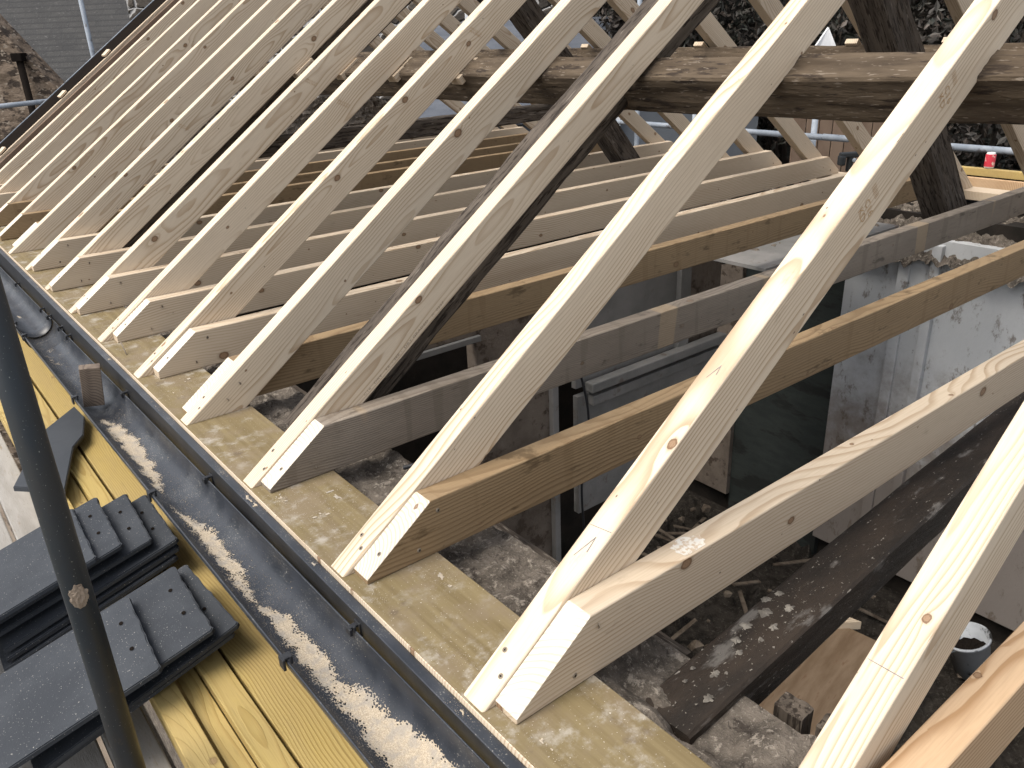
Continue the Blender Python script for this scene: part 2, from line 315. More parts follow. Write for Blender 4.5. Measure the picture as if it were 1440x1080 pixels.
def tube(name,p,q,r,m,parent=None,n=20,cap=True):
    p=Vector(p);q=Vector(q);d=(q-p); a=d.normalized(); u=a.orthogonal().normalized(); w=a.cross(u)
    vs=[];fs=[]
    for k,c in enumerate((p,q)):
        for i in range(n):
            g=2*math.pi*i/n; vs.append(c+u*math.cos(g)*r+w*math.sin(g)*r)
    for i in range(n): j=(i+1)%n; fs.append((i,j,n+j,n+i))
    if cap: fs.append(tuple(range(n-1,-1,-1))); fs.append(tuple(range(n,2*n)))
    return mesh(name,vs,fs,m,parent,True)
def old_timber(name,L,w,h,m,seed=0,amp=.006,N=None,parent=None,rnd_r=.018):
    """rough hewn beam: local X along, Y across (0..w), Z from -h to 0"""
    N=N or max(12,int(L/.03)); K=52; vs=[];fs=[]
    base=[]
    for i in range(K):
        a=2*math.pi*i/K; c,s_=math.cos(a),math.sin(a); p=15.
        rr=1/((abs(c)**p+abs(s_)**p)**(1/p)); base.append((c*rr*w/2,s_*rr*h/2))
    for i in range(N+1):
        x=L*i/N
        bw=1+.04*noise.noise((x*1.1,seed*7.3,1.)); bh=1+.045*noise.noise((x*1.3,seed*3.1,5.))
        oy=.010*noise.noise((x*.7,seed,9.)); oz=.008*noise.noise((x*.8,seed,19.))
        for (y,z) in base:
            n=noise.fractal((x*4,y*26+seed*11,z*26),.9,2.1,5)*amp*.8-abs(noise.noise((x*2.5,y*60+seed,z*60)))*amp*.5
            l=math.hypot(y,z); k=1+n/l
            vs.append((x,y*bw*k+w/2+oy,z*bh*k-h/2+oz))
    for i in range(N):
        for j in range(K):
            j2=(j+1)%K; fs.append((i*K+j,(i+1)*K+j,(i+1)*K+j2,i*K+j2))
    fs.append(tuple(range(K))); fs.append(tuple(N*K+K-1-j for j in range(K)))
    return mesh(name,vs,fs,m,parent,False)
def orient(o,origin,xdir,up=(0,0,1)):
    X=Vector(xdir).normalized(); U=Vector(up); Y=U.cross(X).normalized(); Z=X.cross(Y)
    M4=Matrix((X,Y,Z)).transposed().to_4x4(); M4.translation=Vector(origin); o.matrix_world=M4
    return o
# ------------------------------------------------------------------ screws
def screw_mesh():
    bm=bmesh.new(); n=14; r=.0043
    ring=[bm.verts.new((math.cos(2*math.pi*i/n)*r,math.sin(2*math.pi*i/n)*r,.0002)) for i in range(n)]
    inn=[bm.verts.new((math.cos(2*math.pi*i/n)*r*.55,math.sin(2*math.pi*i/n)*r*.55,.0006)) for i in range(n)]
    low=[bm.verts.new((math.cos(2*math.pi*i/n)*r*1.1,math.sin(2*math.pi*i/n)*r*1.1,-.0015)) for i in range(n)]
    for i in range(n):
        j=(i+1)%n; bm.faces.new((low[i],low[j],ring[j],ring[i])); bm.faces.new((ring[i],ring[j],inn[j],inn[i]))
    bm.faces.new(inn)
    for a in range(2):
        addbox(bm,-r*.5,r*.5,-r*.13,r*.13,.0003,.0009,0,Matrix.Rotation(a*math.pi/2,4,'Z'))
    bm.normal_update()
    me=bpy.data.meshes.new('screw'); bm.to_mesh(me); bm.free()
    me.materials.append(M['screw']); me.materials.append(M['hole'])
    for p in me.polygons:
        if p.index>=2*n+1: p.material_index=1
    return me
SCREW=screw_mesh()
def screw(parent,x,y,z,face):
    o=bpy.data.objects.new('screw',SCREW); C.objects.link(o); o.parent=parent; o.location=(x,y,z)
    if face=='side': o.rotation_euler=(R(90),0,rnd.random()*3)
    elif face=='end': o.rotation_euler=(0,-PITCH,0); 
    return o
def text(s,size,m,parent,loc,rot,name='stamp',thick=.00025,sx=1.):
    cu=bpy.data.curves.new('txt','FONT'); cu.body=s; cu.size=size; cu.resolution_u=2; cu.extrude=0
    t=bpy.data.objects.new('tmp',cu); C.objects.link(t)
    dg=bpy.context.evaluated_depsgraph_get(); me=bpy.data.meshes.new_from_object(t.evaluated_get(dg))
    bpy.data.objects.remove(t); bpy.data.curves.remove(cu)
    me.materials.clear(); o=link(name,me,m,parent); o.location=loc; o.rotation_euler=rot; o.scale=(sx,1,1); return o
# ------------------------------------------------------------------ camera, world, sun
cam=bpy.data.cameras.new('camera'); co=bpy.data.objects.new('camera',cam); C.objects.link(co)
def camR(y,p,r):
    f=Vector((math.sin(y)*math.cos(p),math.cos(y)*math.cos(p),-math.sin(p))); rt=Vector((math.cos(y),-math.sin(y),0)); up=rt.cross(f)
    return rt*math.cos(r)+up*math.sin(r),-rt*math.sin(r)+up*math.cos(r),f
cr,cu_,cf=camR(.6584,.4091,-.0417)
mw=Matrix((cr,cu_,-cf)).transposed().to_4x4(); mw.translation=Vector((-.4682,-.2546,.851)); co.matrix_world=mw
cam.sensor_width=36; cam.lens=1149.19/1440*36; cam.clip_start=.02; cam.clip_end=400
bpy.context.scene.camera=co
sc=bpy.context.scene
w=bpy.data.worlds.new('World'); sc.world=w; w.use_nodes=True; nt=w.node_tree; nt.nodes.clear()
sky=nt.nodes.new('ShaderNodeTexSky'); sky.sky_type='NISHITA'; sky.sun_disc=False
SUN_EL,SUN_AZ=R(57),R(-78)        # azimuth from +Y towards +X
sky.sun_elevation=SUN_EL; sky.sun_rotation=SUN_AZ; sky.dust_density=3.; sky.air_density=1.; sky.ozone_density=.6
bg=nt.nodes.new('ShaderNodeBackground'); bg.inputs[1].default_value=.15
hs=nt.nodes.new('ShaderNodeHueSaturation'); hs.inputs['Saturation'].default_value=.35
out=nt.nodes.new('ShaderNodeOutputWorld'); nt.links.new(sky.outputs[0],hs.inputs['Color']); nt.links.new(hs.outputs[0],bg.inputs[0]); nt.links.new(bg.outputs[0],out.inputs[0])
sl=bpy.data.lights.new('sun','SUN'); sl.energy=1.5; sl.angle=R(34); sl.color=(1,.93,.82)
so=bpy.data.objects.new('sun',sl); C.objects.link(so)
sd=Vector((math.sin(SUN_AZ)*math.cos(SUN_EL),math.cos(SUN_AZ)*math.cos(SUN_EL),math.sin(SUN_EL)))
so.rotation_euler=sd.to_track_quat('Z','Y').to_euler(); so.location=(-3,0,6)
sc.view_settings.view_transform='Standard'; sc.view_settings.look='None'; sc.view_settings.exposure=.84; sc.view_settings.gamma=1
# ------------------------------------------------------------------ near slope rafters
KMAX=14
RY={0:-.021}
NL={0:'pale new rafter nearest the camera, a pencil line squared across its top edge',
 1:'pale new rafter with two brown ink stamps, foot beside the largest white cut joist end',
 2:'pale new rafter beside the brown stained joist with a white cut end',
 3:'pale new rafter with small printed letters along its side, next to the weathered grey joist',
 4:'pale new rafter whose foot stands alone on the mossy plate, its joist hidden behind',
 5:'pale new rafter, sixth on the near slope counted from the camera'}
ordn=['','','','','','','seventh','eighth','ninth','tenth','eleventh','twelfth','thirteenth','fourteenth','fifteenth']
rng=random.Random(3)
def rafter_poly(L,d=DR):
    return [(0.0,0.0),(d/TP,-d),(L-d*TP,-d),(L,0)]
LR=2.045/CP
for k in range(KMAX+1):
    y=S*k+T+RY.get(k,0)+(rng.uniform(-.003,.003) if k>4 else 0)
    o=prism_xz('rafter',rafter_poly(LR,.076 if k==3 else DR),T,M['new'])
    o.location=(0.0,y,0); o.rotation_euler=(0,-PITCH+(rng.uniform(-.002,.002) if k>4 else 0),0)
    lab=NL.get(k) or ('pale new rafter, %s and last on the near slope before the dark verge board'%ordn[k] if k==14 else 'pale new rafter, %s on the near slope counted from the camera'%ordn[k])
    tag(o,lab,'rafter','new rafters of the near roof slope')
    if k<=9:
        for (x,yy) in ((.055,.012),(.082,.033)) : screw(o,x+rng.uniform(-.008,.008),yy,0.0,'top')
        if k in(4,1,3,7): screw(o,.11,-.0004,-.035,'side'); screw(o,.16,-.0004,-.03,'side')
    if k in(1,):
        for xx,zz in ((1.27,-.02),(1.0,-.025)):
            text('C16\nKD',.021,M['stamp'],o,(xx,-.0005,zz),(R(90),R(90),0))
            text('|||||||',.015,M['stamp'],o,(xx+.03,-.0005,zz+.008),(R(90),R(90),0))
    if k in(5,6,7,9):
        xx={5:1.48,6:1.12,7:1.22,9:.9}[k]
        text('SPRUCE C16\nKILN DRIED',.009,M['stamp'],o,(xx,-.0005,-.012),(R(90),R(62),0))
    if k==3: text('C16   DRY   T2  - SEE -  DRY GRADED   X  0257',.008,M['ink'],o,(.30,-.0005,-.066),(R(90),0,0),sx=1.7)
    def pmark(pts,wd=.0006):
        for (a,b_) in pts:
            a=Vector((*a,0.0004)); b2=Vector((*b_,0.0004)); dd=(b2-a); nn=Vector((-dd.y,dd.x,0)).normalized()*wd
            mesh('pencil_mark',[a-nn,b2-nn*.6,b2+nn*.6,a+nn],[(0,1,2,3)],M['pencil'],o)
    if k==1: pmark([((.305,.003),(.300,.044))]); pmark([((.262,.018),(.285,.020)),((.288,.020),(.248,.034))],.0009); pmark([((.60,.018),(.615,.020)),((.618,.020),(.59,.030))],.0007)
    if k==0: pmark([((.33,.003),(.33,.044))])
# ------------------------------------------------------------------ ceiling joists
JM={0:'tan',1:'newj',2:'brown',3:'grey',4:'brown',5:'newj',6:'newj',7:'newj',8:'newj',9:'newj',10:'brown',11:'brown',12:'brown',13:'newj',14:'newj'}
JX={0:-.02,5:.045,6:.04,7:.02,8:.012,9:.02,10:.03,11:.02,12:.02,13:.02,14:.02}
JL={0:'tan joist with raised grain in the bottom right corner, nearest the camera',
 1:'new joist with a fresh white cut end, largest in the foreground',
 2:'brown stained joist with a white cut end, dark scorch-like marks on its side',
 3:'weathered grey joist with pale vertical plaster marks and a fresh white cut end',
 4:'brown joist whose near end hides behind a rafter, running beside the dark old truss timber',
 5:'new pale joist just past the brown joist that crosses behind the old truss timber'}
for k in range(KMAX+1):
    xf=JX.get(k,.0226); hid=k in(4,10)
    y=S*k+(0 if not hid else T*2)+(0.02 if False else 0)
    if k==0: y=-.03
    L=W-2*xf; a=.010 if k<5 else .022
    sl_=DJ-a; e=sl_/TP
    bow=0
    o=prism_xz('joist',[(0,0),(0,a),(e,DJ),(L-e,DJ),(L,a),(L,0)][::-1],T,M[JM[k]])
    o.location=(xf,y,0)
    o.data.materials.append(M['cut'])
    for p in o.data.polygons:
        if p.normal.x<-.35 and p.normal.z>.3: p.material_index=1
    lab=JL.get(k) or '%s ceiling joist, %s counted from the camera'%({'newj':'new pale','brown':'older brown'}[JM[k]],ordn[k])
    tag(o,lab,'joist','ceiling joists laid across the walls')
    if k==1:
        g=random.Random(4); vs=[(.386,.020,DJ+.0006)]; n=22
        for i in range(n):
            a=2*math.pi*i/n; rr=1+.5*noise.noise((math.cos(a)*2,math.sin(a)*2,3.)); vs.append((.386-xf+math.cos(a)*.030*rr+.0*a,max(.004,min(.043,.020+math.sin(a)*.022*rr)),DJ+.0006))
        vs[0]=(.386-xf,.020,DJ+.0008); mesh('paint_mark',vs,[(0,1+i,1+(i+1)%n) for i in range(n)],M['palepaint'],o)
    if k in(1,2,3,5,6,7,8,9,11):
        screw(o,.105,-.0004,.022,'side'); screw(o,.15,-.0004,.085,'side') if k!=3 else None
        nx,nz=-SP,CP; dd=.045
        sc_=screw(o,dd*CP,.018,a+dd*SP+.0003,'end'); sc_.rotation_euler=(0,-PITCH,0)
        if k>=5: s2=screw(o,L-.09,-.0004,.03,'side')
# ------------------------------------------------------------------ far slope rafters
FL={0:'pale far-slope rafter nearest the camera at the right edge'}
for k in range(0,KMAX+1):
    o=prism_xz('far_rafter',rafter_poly(LR),T,M['newj'])
    o.location=(W,S*k+T*2+.0,0); o.rotation_euler=(0,-PITCH,R(180))
    tag(o,'pale rafter of the far roof slope, %s from the camera'%(['first','second','third','fourth','fifth','sixth']+ordn[6:])[k],'rafter','rafters of the far roof slope')
# ridge board
rb=box('ridge_board',2.047,2.073,-.6,6.0,1.36,1.52,M['new']); tag(rb,'pale ridge board where both slopes of rafters meet','ridge board')
# ------------------------------------------------------------------ purlins
def along_y(o,x,y0,z,tilt):   # local X -> world Y, roof-plane face up
    X=Vector((0,1,0)); 
    Z=Vector((-SP,0,CP)) if tilt>0 else Vector((SP,0,CP))
    Yv=Z.cross(X); M4=Matrix((X,Yv,Z)).transposed().to_4x4(); M4.translation=Vector((x,y0,z)); o.matrix_world=M4
# near purlin: width across roof .075, depth .10 ; local Y = Z x X
pn=old_timber('purlin',7.0,.086,.112,M['oldlight'],seed=1,amp=.0045)
Zv=Vector((-SP,0,CP)); Yv=Zv.cross(Vector((0,1,0)))   # points down-slope
base=Vector((1.222,-.9,.775)) - Zv*0.0
along_y(pn,base.x,base.y,base.z+.029,1); pn.rotation_mode='QUATERNION'; pn.rotation_quaternion=Matrix.Rotation(-.0105,3,'X').to_quaternion()@pn.matrix_world.to_quaternion()
pn.rotation_euler.rotate_axis('Y',0) if False else None
tag(pn,'thick rough old purlin crossing under the near rafters','purlin')
pf=old_timber('purlin',7.0,.085,.11,M['oldlight'],seed=2,amp=.006)
Zf=Vector((SP,0,CP)); Yf=Zf.cross(Vector((0,1,0)))
along_y(pf,2.985,-.9,.692,-1)
tag(pf,'old grey purlin under the far rafters, seen just above the nearer purlin','purlin')
# packers between purlin and rafters
for k,lab in ((5,'small wood packer under the sixth near rafter, single piece'),(6,'pair of small wood packers under the seventh near rafter'),(7,'small wood packer under the eighth near rafter'),(8,'small wood packer under the ninth near rafter')):
    bm=bmesh.new(); 
    addbox(bm,-.055,.0 if k==6 else .045,0,.06,-.026,0,.0015)
    if k==6: addbox(bm,.002,.05,.004,.055,-.024,0,.0015)
    o=frombm('packer',bm,M['newj']); s_=1.13/CP
    o.rotation_euler=(0,-PITCH,0); o.location=(s_*CP+SP*(DR+.0008),S*k+T-.012,s_*SP-CP*(DR+.0008))
    tag(o,lab,'wood packer','packers on the old purlin')
for k in (3,4,5,6,8):
    bm=bmesh.new(); addbox(bm,-.04,.04,0,.055,-.022,0,.0015)
    o=frombm('packer',bm,M['new']); s_=1.12/CP
    o.rotation_euler=(0,-PITCH,R(180)); o.location=(W-(s_*CP+SP*(DR+.001)),S*k+T*2+.06,s_*SP-CP*(DR+.001)+.0)
    tag(o,'pale packer on the far purlin under far rafter %s'%(['first','second','third','fourth','fifth','sixth']+ordn[6:])[k],'wood packer','packers on the far purlin')
# ------------------------------------------------------------------ old trusses
def principal(name,x0,L,y,w,h,zoff,far,seed,label,mat='old',slope=.70):
    o=old_timber(name,L,w,h,M[mat],seed=seed,amp=.007)
    if not far: orient(o,(x0,y,slope*x0+zoff),(1,0,slope))
    else: orient(o,(W-x0,y+w,slope*x0+zoff),(-1,0,slope))
    tag(o,label,'truss timber','old blackened roof truss timbers'); return o
principal('truss_rafter',.16,2.35,1.345,.095,.126,-.082,False,3,'dark old truss timber rising just beyond the rafter carrying small printed letters',slope=.735)
principal('truss_rafter',.675,1.65,1.36,.13,.15,-.72,True,4,'dark old truss timber coming down steeply behind the thick purlin onto the rubble wall',slope=1.09)
principal('truss_rafter',.12,2.35,3.31,.10,.15,-.085,False,5,'dark old truss timber far back, under the ninth near rafter')
principal('truss_rafter',.675,1.65,3.31,.12,.13,-.72,True,6,'dark old truss timber on the far slope, seen above the purlins at top centre',slope=1.09)
cb=old_timber('collar_beam',2.75,.07,.085,M['old'],seed=8,amp=.007); orient(cb,(.85,3.36,.455),(1,0,.004)); tag(cb,'dark rough horizontal collar beam low under the far part of the purlin','beam')
# ------------------------------------------------------------------ near eaves: wall plate, fascia, gutter
wp=empty('wall_plate',(0,0,0),label='mossy yellow-green wall plate under the rafter feet, dusted with sawdust',cat='wall plate')
box('plate_board',-.002,.165,-1.3,2.602,-.045,0,M['plate'],wp,.0015); box('plate_board',-.002,.163,2.606,6.05,-.046,-.001,M['plate'],wp,.0015)
bm=bmesh.new(); addbox(bm,-.0045,-.0025,-1.3,6.05,-.04,-.0005,0); frombm('edge_strip',bm,M['new'],wp)
fa=box('fascia_board',-.0245,-.005,-1.3,6.05,-.17,-.009,M['gutter'],None,.002); fa.data.materials.append(M['clip'])
for p in fa.data.polygons:
    if p.normal.x<-.9: p.material_index=1
tag(fa,'dark grey plastic fascia board between gutter and wall plate','fascia')
def zl(y): return -.020-.0165*y
GX,GR=-.092,.056
def gutter_len(name,y0,y1,parent,r=GR,mat='gutter',thick=.0022,dz=0,lip=True):
    n=26; prof=[]
    for i in range(n+1):
        a=math.pi*i/n; prof.append((math.cos(a)*r,-math.sin(a)*r*.93))
    outer=[(p[0]*(1+thick/r),p[1]*(1+thick/r)) for p in prof]
    if lip: prof=[(r+.0,.004)]+prof+[(-r+.0006,.003)]; outer=[(r+thick,.004)]+outer+[(-r-thick,.0032)]
    loop=prof+outer[::-1]; K=len(loop); vs=[];fs=[]; N=max(2,int((y1-y0)/.1))
    for i in range(N+1):
        y=y0+(y1-y0)*i/N
        for (a,b) in loop: vs.append((GX+a,y,zl(y)+b+dz))
    for i in range(N):
        for j in range(K): j2=(j+1)%K; fs.append((i*K+j,i*K+j2,(i+1)*K+j2,(i+1)*K+j))
    fs.append(tuple(range(K-1,-1,-1))); fs.append(tuple(N*K+j for j in range(K)))
    o=mesh(name,vs,fs,M[mat],parent,True)
    o.data.polygons[-1].use_smooth=False; o.data.polygons[-2].use_smooth=False
    return o
gt=empty('gutter',(GX,0,-.02),label='dark grey half round plastic gutter running along the eaves, sawdust lying in it',cat='gutter')
def gp(o): o.location=(-GX,0,.02); return o
gp(gutter_len('gutter_length',-1.2,2.98,gt)); gp(gutter_len('gutter_length',3.075,6.05,gt,dz=.0015))
gp(gutter_len('gutter_union',2.90,3.14,gt,r=GR+.0045,mat='clip',dz=-.001))
def clip(y,side):
    bm=bmesh.new(); z=zl(y)
    if side>0: # inner lip
        x=GX+GR
        addbox(bm,x-.006,x+.013,y-.005,y+.005,z+.004,z+.0085,.001); addbox(bm,x-.008,x-.003,y-.008,y+.008,z-.006,z+.007,.001)
        addbox(bm,x+.009,x+.013,y-.009,y+.009,z-.05,z+.011,.001); addbox(bm,x-.002,x+.002,y-.012,y-.008,z+.002,z+.012,.0008)
    else:
        x=GX-GR
        addbox(bm,x-.006,x+.009,y-.007,y+.007,z+.005,z+.0095,.001); addbox(bm,x-.009,x-.0045,y-.009,y+.009,z-.012,z+.009,.001); addbox(bm,x+.003,x+.007,y-.012,y-.006,z-.002,z+.013,.001)
    gp(frombm('bracket_clip',bm,M['clip'],gt))
for y in (.06,.755,1.43,2.10,2.80,2.93,3.12,3.25,3.78,4.5,5.2): clip(y,1)
for y in (.06,.76,1.45,2.17,2.93,3.12,3.78,4.5): clip(y,-1)
# sawdust in the gutter
def sawdust():
    vs=[];fs=[];idx={}
    g2=random.Random(11); NY,NX=2600,90; y0,y1=.1,5.2
    def h(y,u):   # u 0 outer lip .. 1 inner lip
        if y<2.10:
            ks=((.1,.80),(.40,.78),(.55,.66),(.66,.60),(.72,.42),(.80,.52),(.92,.46),(1.0,.22),(1.12,.46),(1.33,.44),(1.43,.20),(1.5,.16),(1.62,.40),(1.9,.55),(2.05,.42),(2.2,.3))
            for (a,fa),(b_,fb) in zip(ks,ks[1:]):
                if a<=y<=b_: fr=fa+(fb-fa)*(y-a)/(b_-a); break
            uL=.325+.035*noise.noise((y*7,1.,4.)); uR=.29+.70*fr+.05*noise.noise((y*9,7.,4.))
            m=min(u-uL,uR-u)*7.; m=min(m,1.1,(2.10-y)*9)
        elif y>2.22:
            m=.75*noise.noise((y*6,u*3.,2.))+.25*noise.noise((y*17,u*9,1.))-.05-1.6*abs(u-.45)
            if 2.9<y<3.15 : m-=.5
        else: m=-1
        ms=m
        m+=.45*noise.fractal((y*22,u*5,0),.7,2,5)+.55*noise.noise((y*420,u*90,1.))-.1
        return m,ms
    for i in range(NY):
        y=y0+(y1-y0)*i/(NY-1)
        for j in range(NX):
            u=.14+.66*j/(NX-1); m,ms=h(y,u)
            if m>-.02 and (m>.42 or g2.random()<(m+.06)*2.2):
                hh=-.0006+.0030*max(0,min(1.3,ms+.1))+.0004*noise.noise((y*260,u*40,3))
                a=math.pi*(1-u)
                r=GR-hh; idx[(i,j)]=len(vs); vs.append((GX+math.cos(a)*r,y,zl(y)-math.sin(a)*r*.93+.0003))
    for i in range(NY-1):
        for j in range(NX-1):
            q=[(i,j),(i+1,j),(i+1,j+1),(i,j+1)]
            r_=[idx[p] for p in q if p in idx]
            if len(r_)>=3: fs.append(tuple(r_))
    # loose shavings
    g=random.Random(5)
    for _ in range(26000):
        y=g.uniform(.1,4.) if g.random()<.85 else g.uniform(.1,1.2); u=min(.97,max(.10,g.gauss(.44,.15 if y<2 else .2))) ; a=math.pi*(1-u); r=GR-.0009
        if g.random()>.93: u=g.uniform(.2,.95)
        if 2.1<y<2.22: continue
        p=Vector((GX+math.cos(a)*r,y,zl(y)-math.sin(a)*r*.93)); s_=g.uniform(.0003,.0009)*(1+1.4*(g.random()<.04))
        b0=len(vs); vs+= [p+Vector((g.uniform(-1,1),g.uniform(-1,1),g.uniform(.1,.8)))*s_ for _ in range(3)]+[p+Vector((0,0,-.0006))]
        fs+=[(b0,b0+1,b0+2),(b0,b0+1,b0+3),(b0+1,b0+2,b0+3),(b0+2,b0,b0+3)]
    o=mesh('sawdust',vs,fs,M['dust'],None,False); tag(o,'pale sawdust heaped along the bottom of the gutter','sawdust',kind='stuff')
sawdust()
def sprinkle(name,spots,label,zf,seed):
    vs=[];fs=[];g=random.Random(seed)
    for (cx,cy,rx,ry,hh) in spots:
        n=26; idx={}
        for i in range(n):
            for j in range(n):
                x=cx+(i/(n-1)-.5)*2*rx; y=cy+(j/(n-1)-.5)*2*ry
                d=math.hypot((x-cx)/rx,(y-cy)/ry); m=1-d+.8*noise.fractal((x*45,y*45,seed),.7,2,4)
                if m>.85: idx[(i,j)]=len(vs); vs.append((x,y,zf(x,y)+hh*.7*min(1,m-.80)+.0006*g.random()))
        for i in range(n-1):
            for j in range(n-1):
                q=[(i,j),(i+1,j),(i+1,j+1),(i,j+1)]
                if all(p in idx for p in q): fs.append(tuple(idx[p] for p in q))
        for _ in range(int(420*rx/.03)):
            x=cx+g.gauss(0,rx*.8); y=cy+g.gauss(0,ry*.8); 
            if name=='sawdust_on_plate' and not(.004<x<.16): continue
            if name=='sawdust_on_fascia' and not(-.023<x<-.006): continue
            p=Vector((x,y,zf(x,y)+.0006)); s_=g.uniform(.0004,.0016); b0=len(vs)
            vs+=[p+Vector((g.uniform(-1,1),g.uniform(-1,1),g.uniform(-.1,.6)))*s_ for _ in range(3)]; fs.append((b0,b0+1,b0+2))
    o=mesh(name,vs,fs,M['dust'],None); tag(o,label,'sawdust',kind='stuff')
sprinkle('sawdust_on_fascia',[(-.015,.475,.008,.02,.003),(-.015,1.22,.009,.05,.004),(-.015,.93,.008,.03,.003),(-.015,1.85,.009,.045,.003),(-.015,2.3,.007,.02,.003),(-.015,2.95,.009,.04,.003),(-.015,3.35,.009,.04,.003),(-.015,1.36,.006,.02,.002)],'sawdust patches on the top edge of the dark fascia',lambda x,y:-.0088,3)
sprinkle('sawdust_on_plate',[(.06,1.05,.05,.07,.003),(.12,1.1,.03,.06,.002),(.13,.73,.02,.04,.002),(.04,.56,.012,.03,.002),(.10,1.93,.05,.07,.003),(.04,1.88,.03,.05,.003),(.05,2.9,.02,.03,.003),(.03,.36,.012,.05,.002),(.02,.76,.01,.03,.002),(.03,1.17,.02,.03,.003),(.08,3.3,.02,.03,.003)],'pale dust patches on the mossy wall plate',lambda x,y:.0004,4)
# wood block in the gutter
o=box('wood_offcut',-.02,.02,-.027,.027,-.055,.06,M['dirtyblock'],None,.0015); o.location=(-.095,2.19,-.038); o.rotation_euler=(R(6),R(0),R(90-12)); tag(o,'dirty dark wood offcut standing upright in the gutter','wood offcut')
# bent nail on the plate
bm=bmesh.new(); o=tube('bent_nail',(.030,2.27,.002),(.030,2.31,.03),.0016,M['deckbrown'],n=8); tag(o,'rusty bent nail sticking out of the wall plate by the rafter feet','nail')
# ------------------------------------------------------------------ near wall: stone, rubble top
sw=empty('stone_wall',(.25,2,-2.5),label='old stone house wall under the near wall plate, crumbling rubble and mortar on top',cat='wall')
def place_child(o,p): o.location=Vector(o.location)-p.location; return o
place_child(box('wall_body',.0,.36,-1.4,6.1,-5.2,-.075,M['rubble'],None,0),sw).parent=sw
def rubble_strip(name,x0,x1,y0,y1,zf,res,m,amp,parent,seed=0):
    nx=int((x1-x0)/res)+1; ny=int((y1-y0)/res)+1; vs=[];fs=[]
    for i in range(nx):
        for j in range(ny):
            x=x0+(x1-x0)*i/(nx-1); y=y0+(y1-y0)*j/(ny-1)
            d,p=noise.voronoi((x*9+seed,y*6,seed*3.),distance_metric='DISTANCE')
            hs=noise.cell((p[0][0]*5.1,p[0][1]*3.3,seed))
            st=min(1,(d[1]-d[0])*3.5); st=st**.5
            z=zf(x,y)+amp*(st*(.4+.5*hs)-.55)+amp*.42*noise.fractal((x*22,y*22,seed),1.0,2.1,6)
            vs.append((x,y,z))
    for i in range(nx-1):
        for j in range(ny-1): a=i*ny+j; fs.append((a,a+ny,a+ny+1,a+1))
    return mesh(name,vs,fs,m,parent)
def zt(x,y):
    z=-.034
    if x<.185: z+=.012*(1-(x-.155)/.03)
    if x>.335: z-=(x-.335)*2.6
    if y<.38 and x>.345: z-=min(.12,(x-.345)*4)
    if x>.19: z-=.034*max(0,min(1,(.44-y)/.04))*max(0,min(1,(x-.20)/.03))*(1 if y>.24 else max(0,(y-.2)/.04))
    return min(z,-.020)
o=rubble_strip('rubble_top',.155,.40,-1.3,6.0,zt,.0065,M['rubble'],.024,None,1); place_child(o,sw).parent=sw
# keep it under the joists: (rubble stays below z=0)
for v in o.data.vertices: v.co.z=min(v.co.z,-.004)
ld=old_timber('ledger_strip',5.5,.028,.05,M['old'],seed=12,amp=.003); orient(ld,(.385,.40,-.084),(0,1,0)); tag(ld,'thin old timber strip along the inside of the rubble wall top','timber strip')
for i,(x,y,a,lab) in enumerate(((.425,.285,.1,'dark upright timber stub beside the inside of the near wall, left of two'),(.432,.215,-.1,'dark upright timber stub beside the inside of the near wall, right of two'))):
    o=old_timber('timber_stub',.55,.05,.038,M['old'],seed=20+i,amp=.005); orient(o,(x+.022,y-.02,-.655),(0,0,1),(1,.1*a,0)); tag(o,lab,'timber stub','dark timber stubs inside the near wall')
ob=old_timber('old_beam',4.2,.094,.075,M['black'],seed=15,amp=.002); orient(ob,(.225,.272,-.058),(1,.062,0)); tag(ob,'blackened old beam splashed with plaster lying low in the foreground','beam')
# splats on the beam
g=random.Random(9); vs=[];fs=[]
for (x,y,r) in [(.30,.30,.013),(.345,.325,.011),(.30,.345,.006),(.33,.355,.006),(.41,.33,.009),(.36,.315,.005),(.43,.35,.012),(.47,.36,.014),(.5,.33,.012),(.52,.36,.018),(.56,.34,.014),(.58,.375,.012),(.46,.325,.008),(.55,.38,.012)]:
    b0=len(vs); n=18; vs.append((x,y,-.052)); 
    for i in range(n):
        a=2*math.pi*i/n; rr=r*(.6+.5*noise.noise((math.cos(a)*1.7+x*90,math.sin(a)*1.7,y*50))+.25*g.random()); vs.append((x+math.cos(a)*rr,y+math.sin(a)*rr*.8,-.0560))
    for i in range(n): fs.append((b0,b0+1+i,b0+1+(i+1)%n))
for _ in range(500):
    x=g.gauss(.52,.16); y=.278+.062*(x-.19)+g.uniform(.005,.082); s_=g.uniform(.0006,.003); b0=len(vs)
    vs+=[Vector((x,y,-.0545))+Vector((g.uniform(-1,1),g.uniform(-1,1),g.uniform(-.3,.6)))*s_ for _ in range(3)]; fs.append((b0,b0+1,b0+2))
o=mesh('plaster_splashes',vs,fs,M['splash']); tag(o,'dried plaster splashes and crumbs on the blackened beam','plaster',kind='stuff')
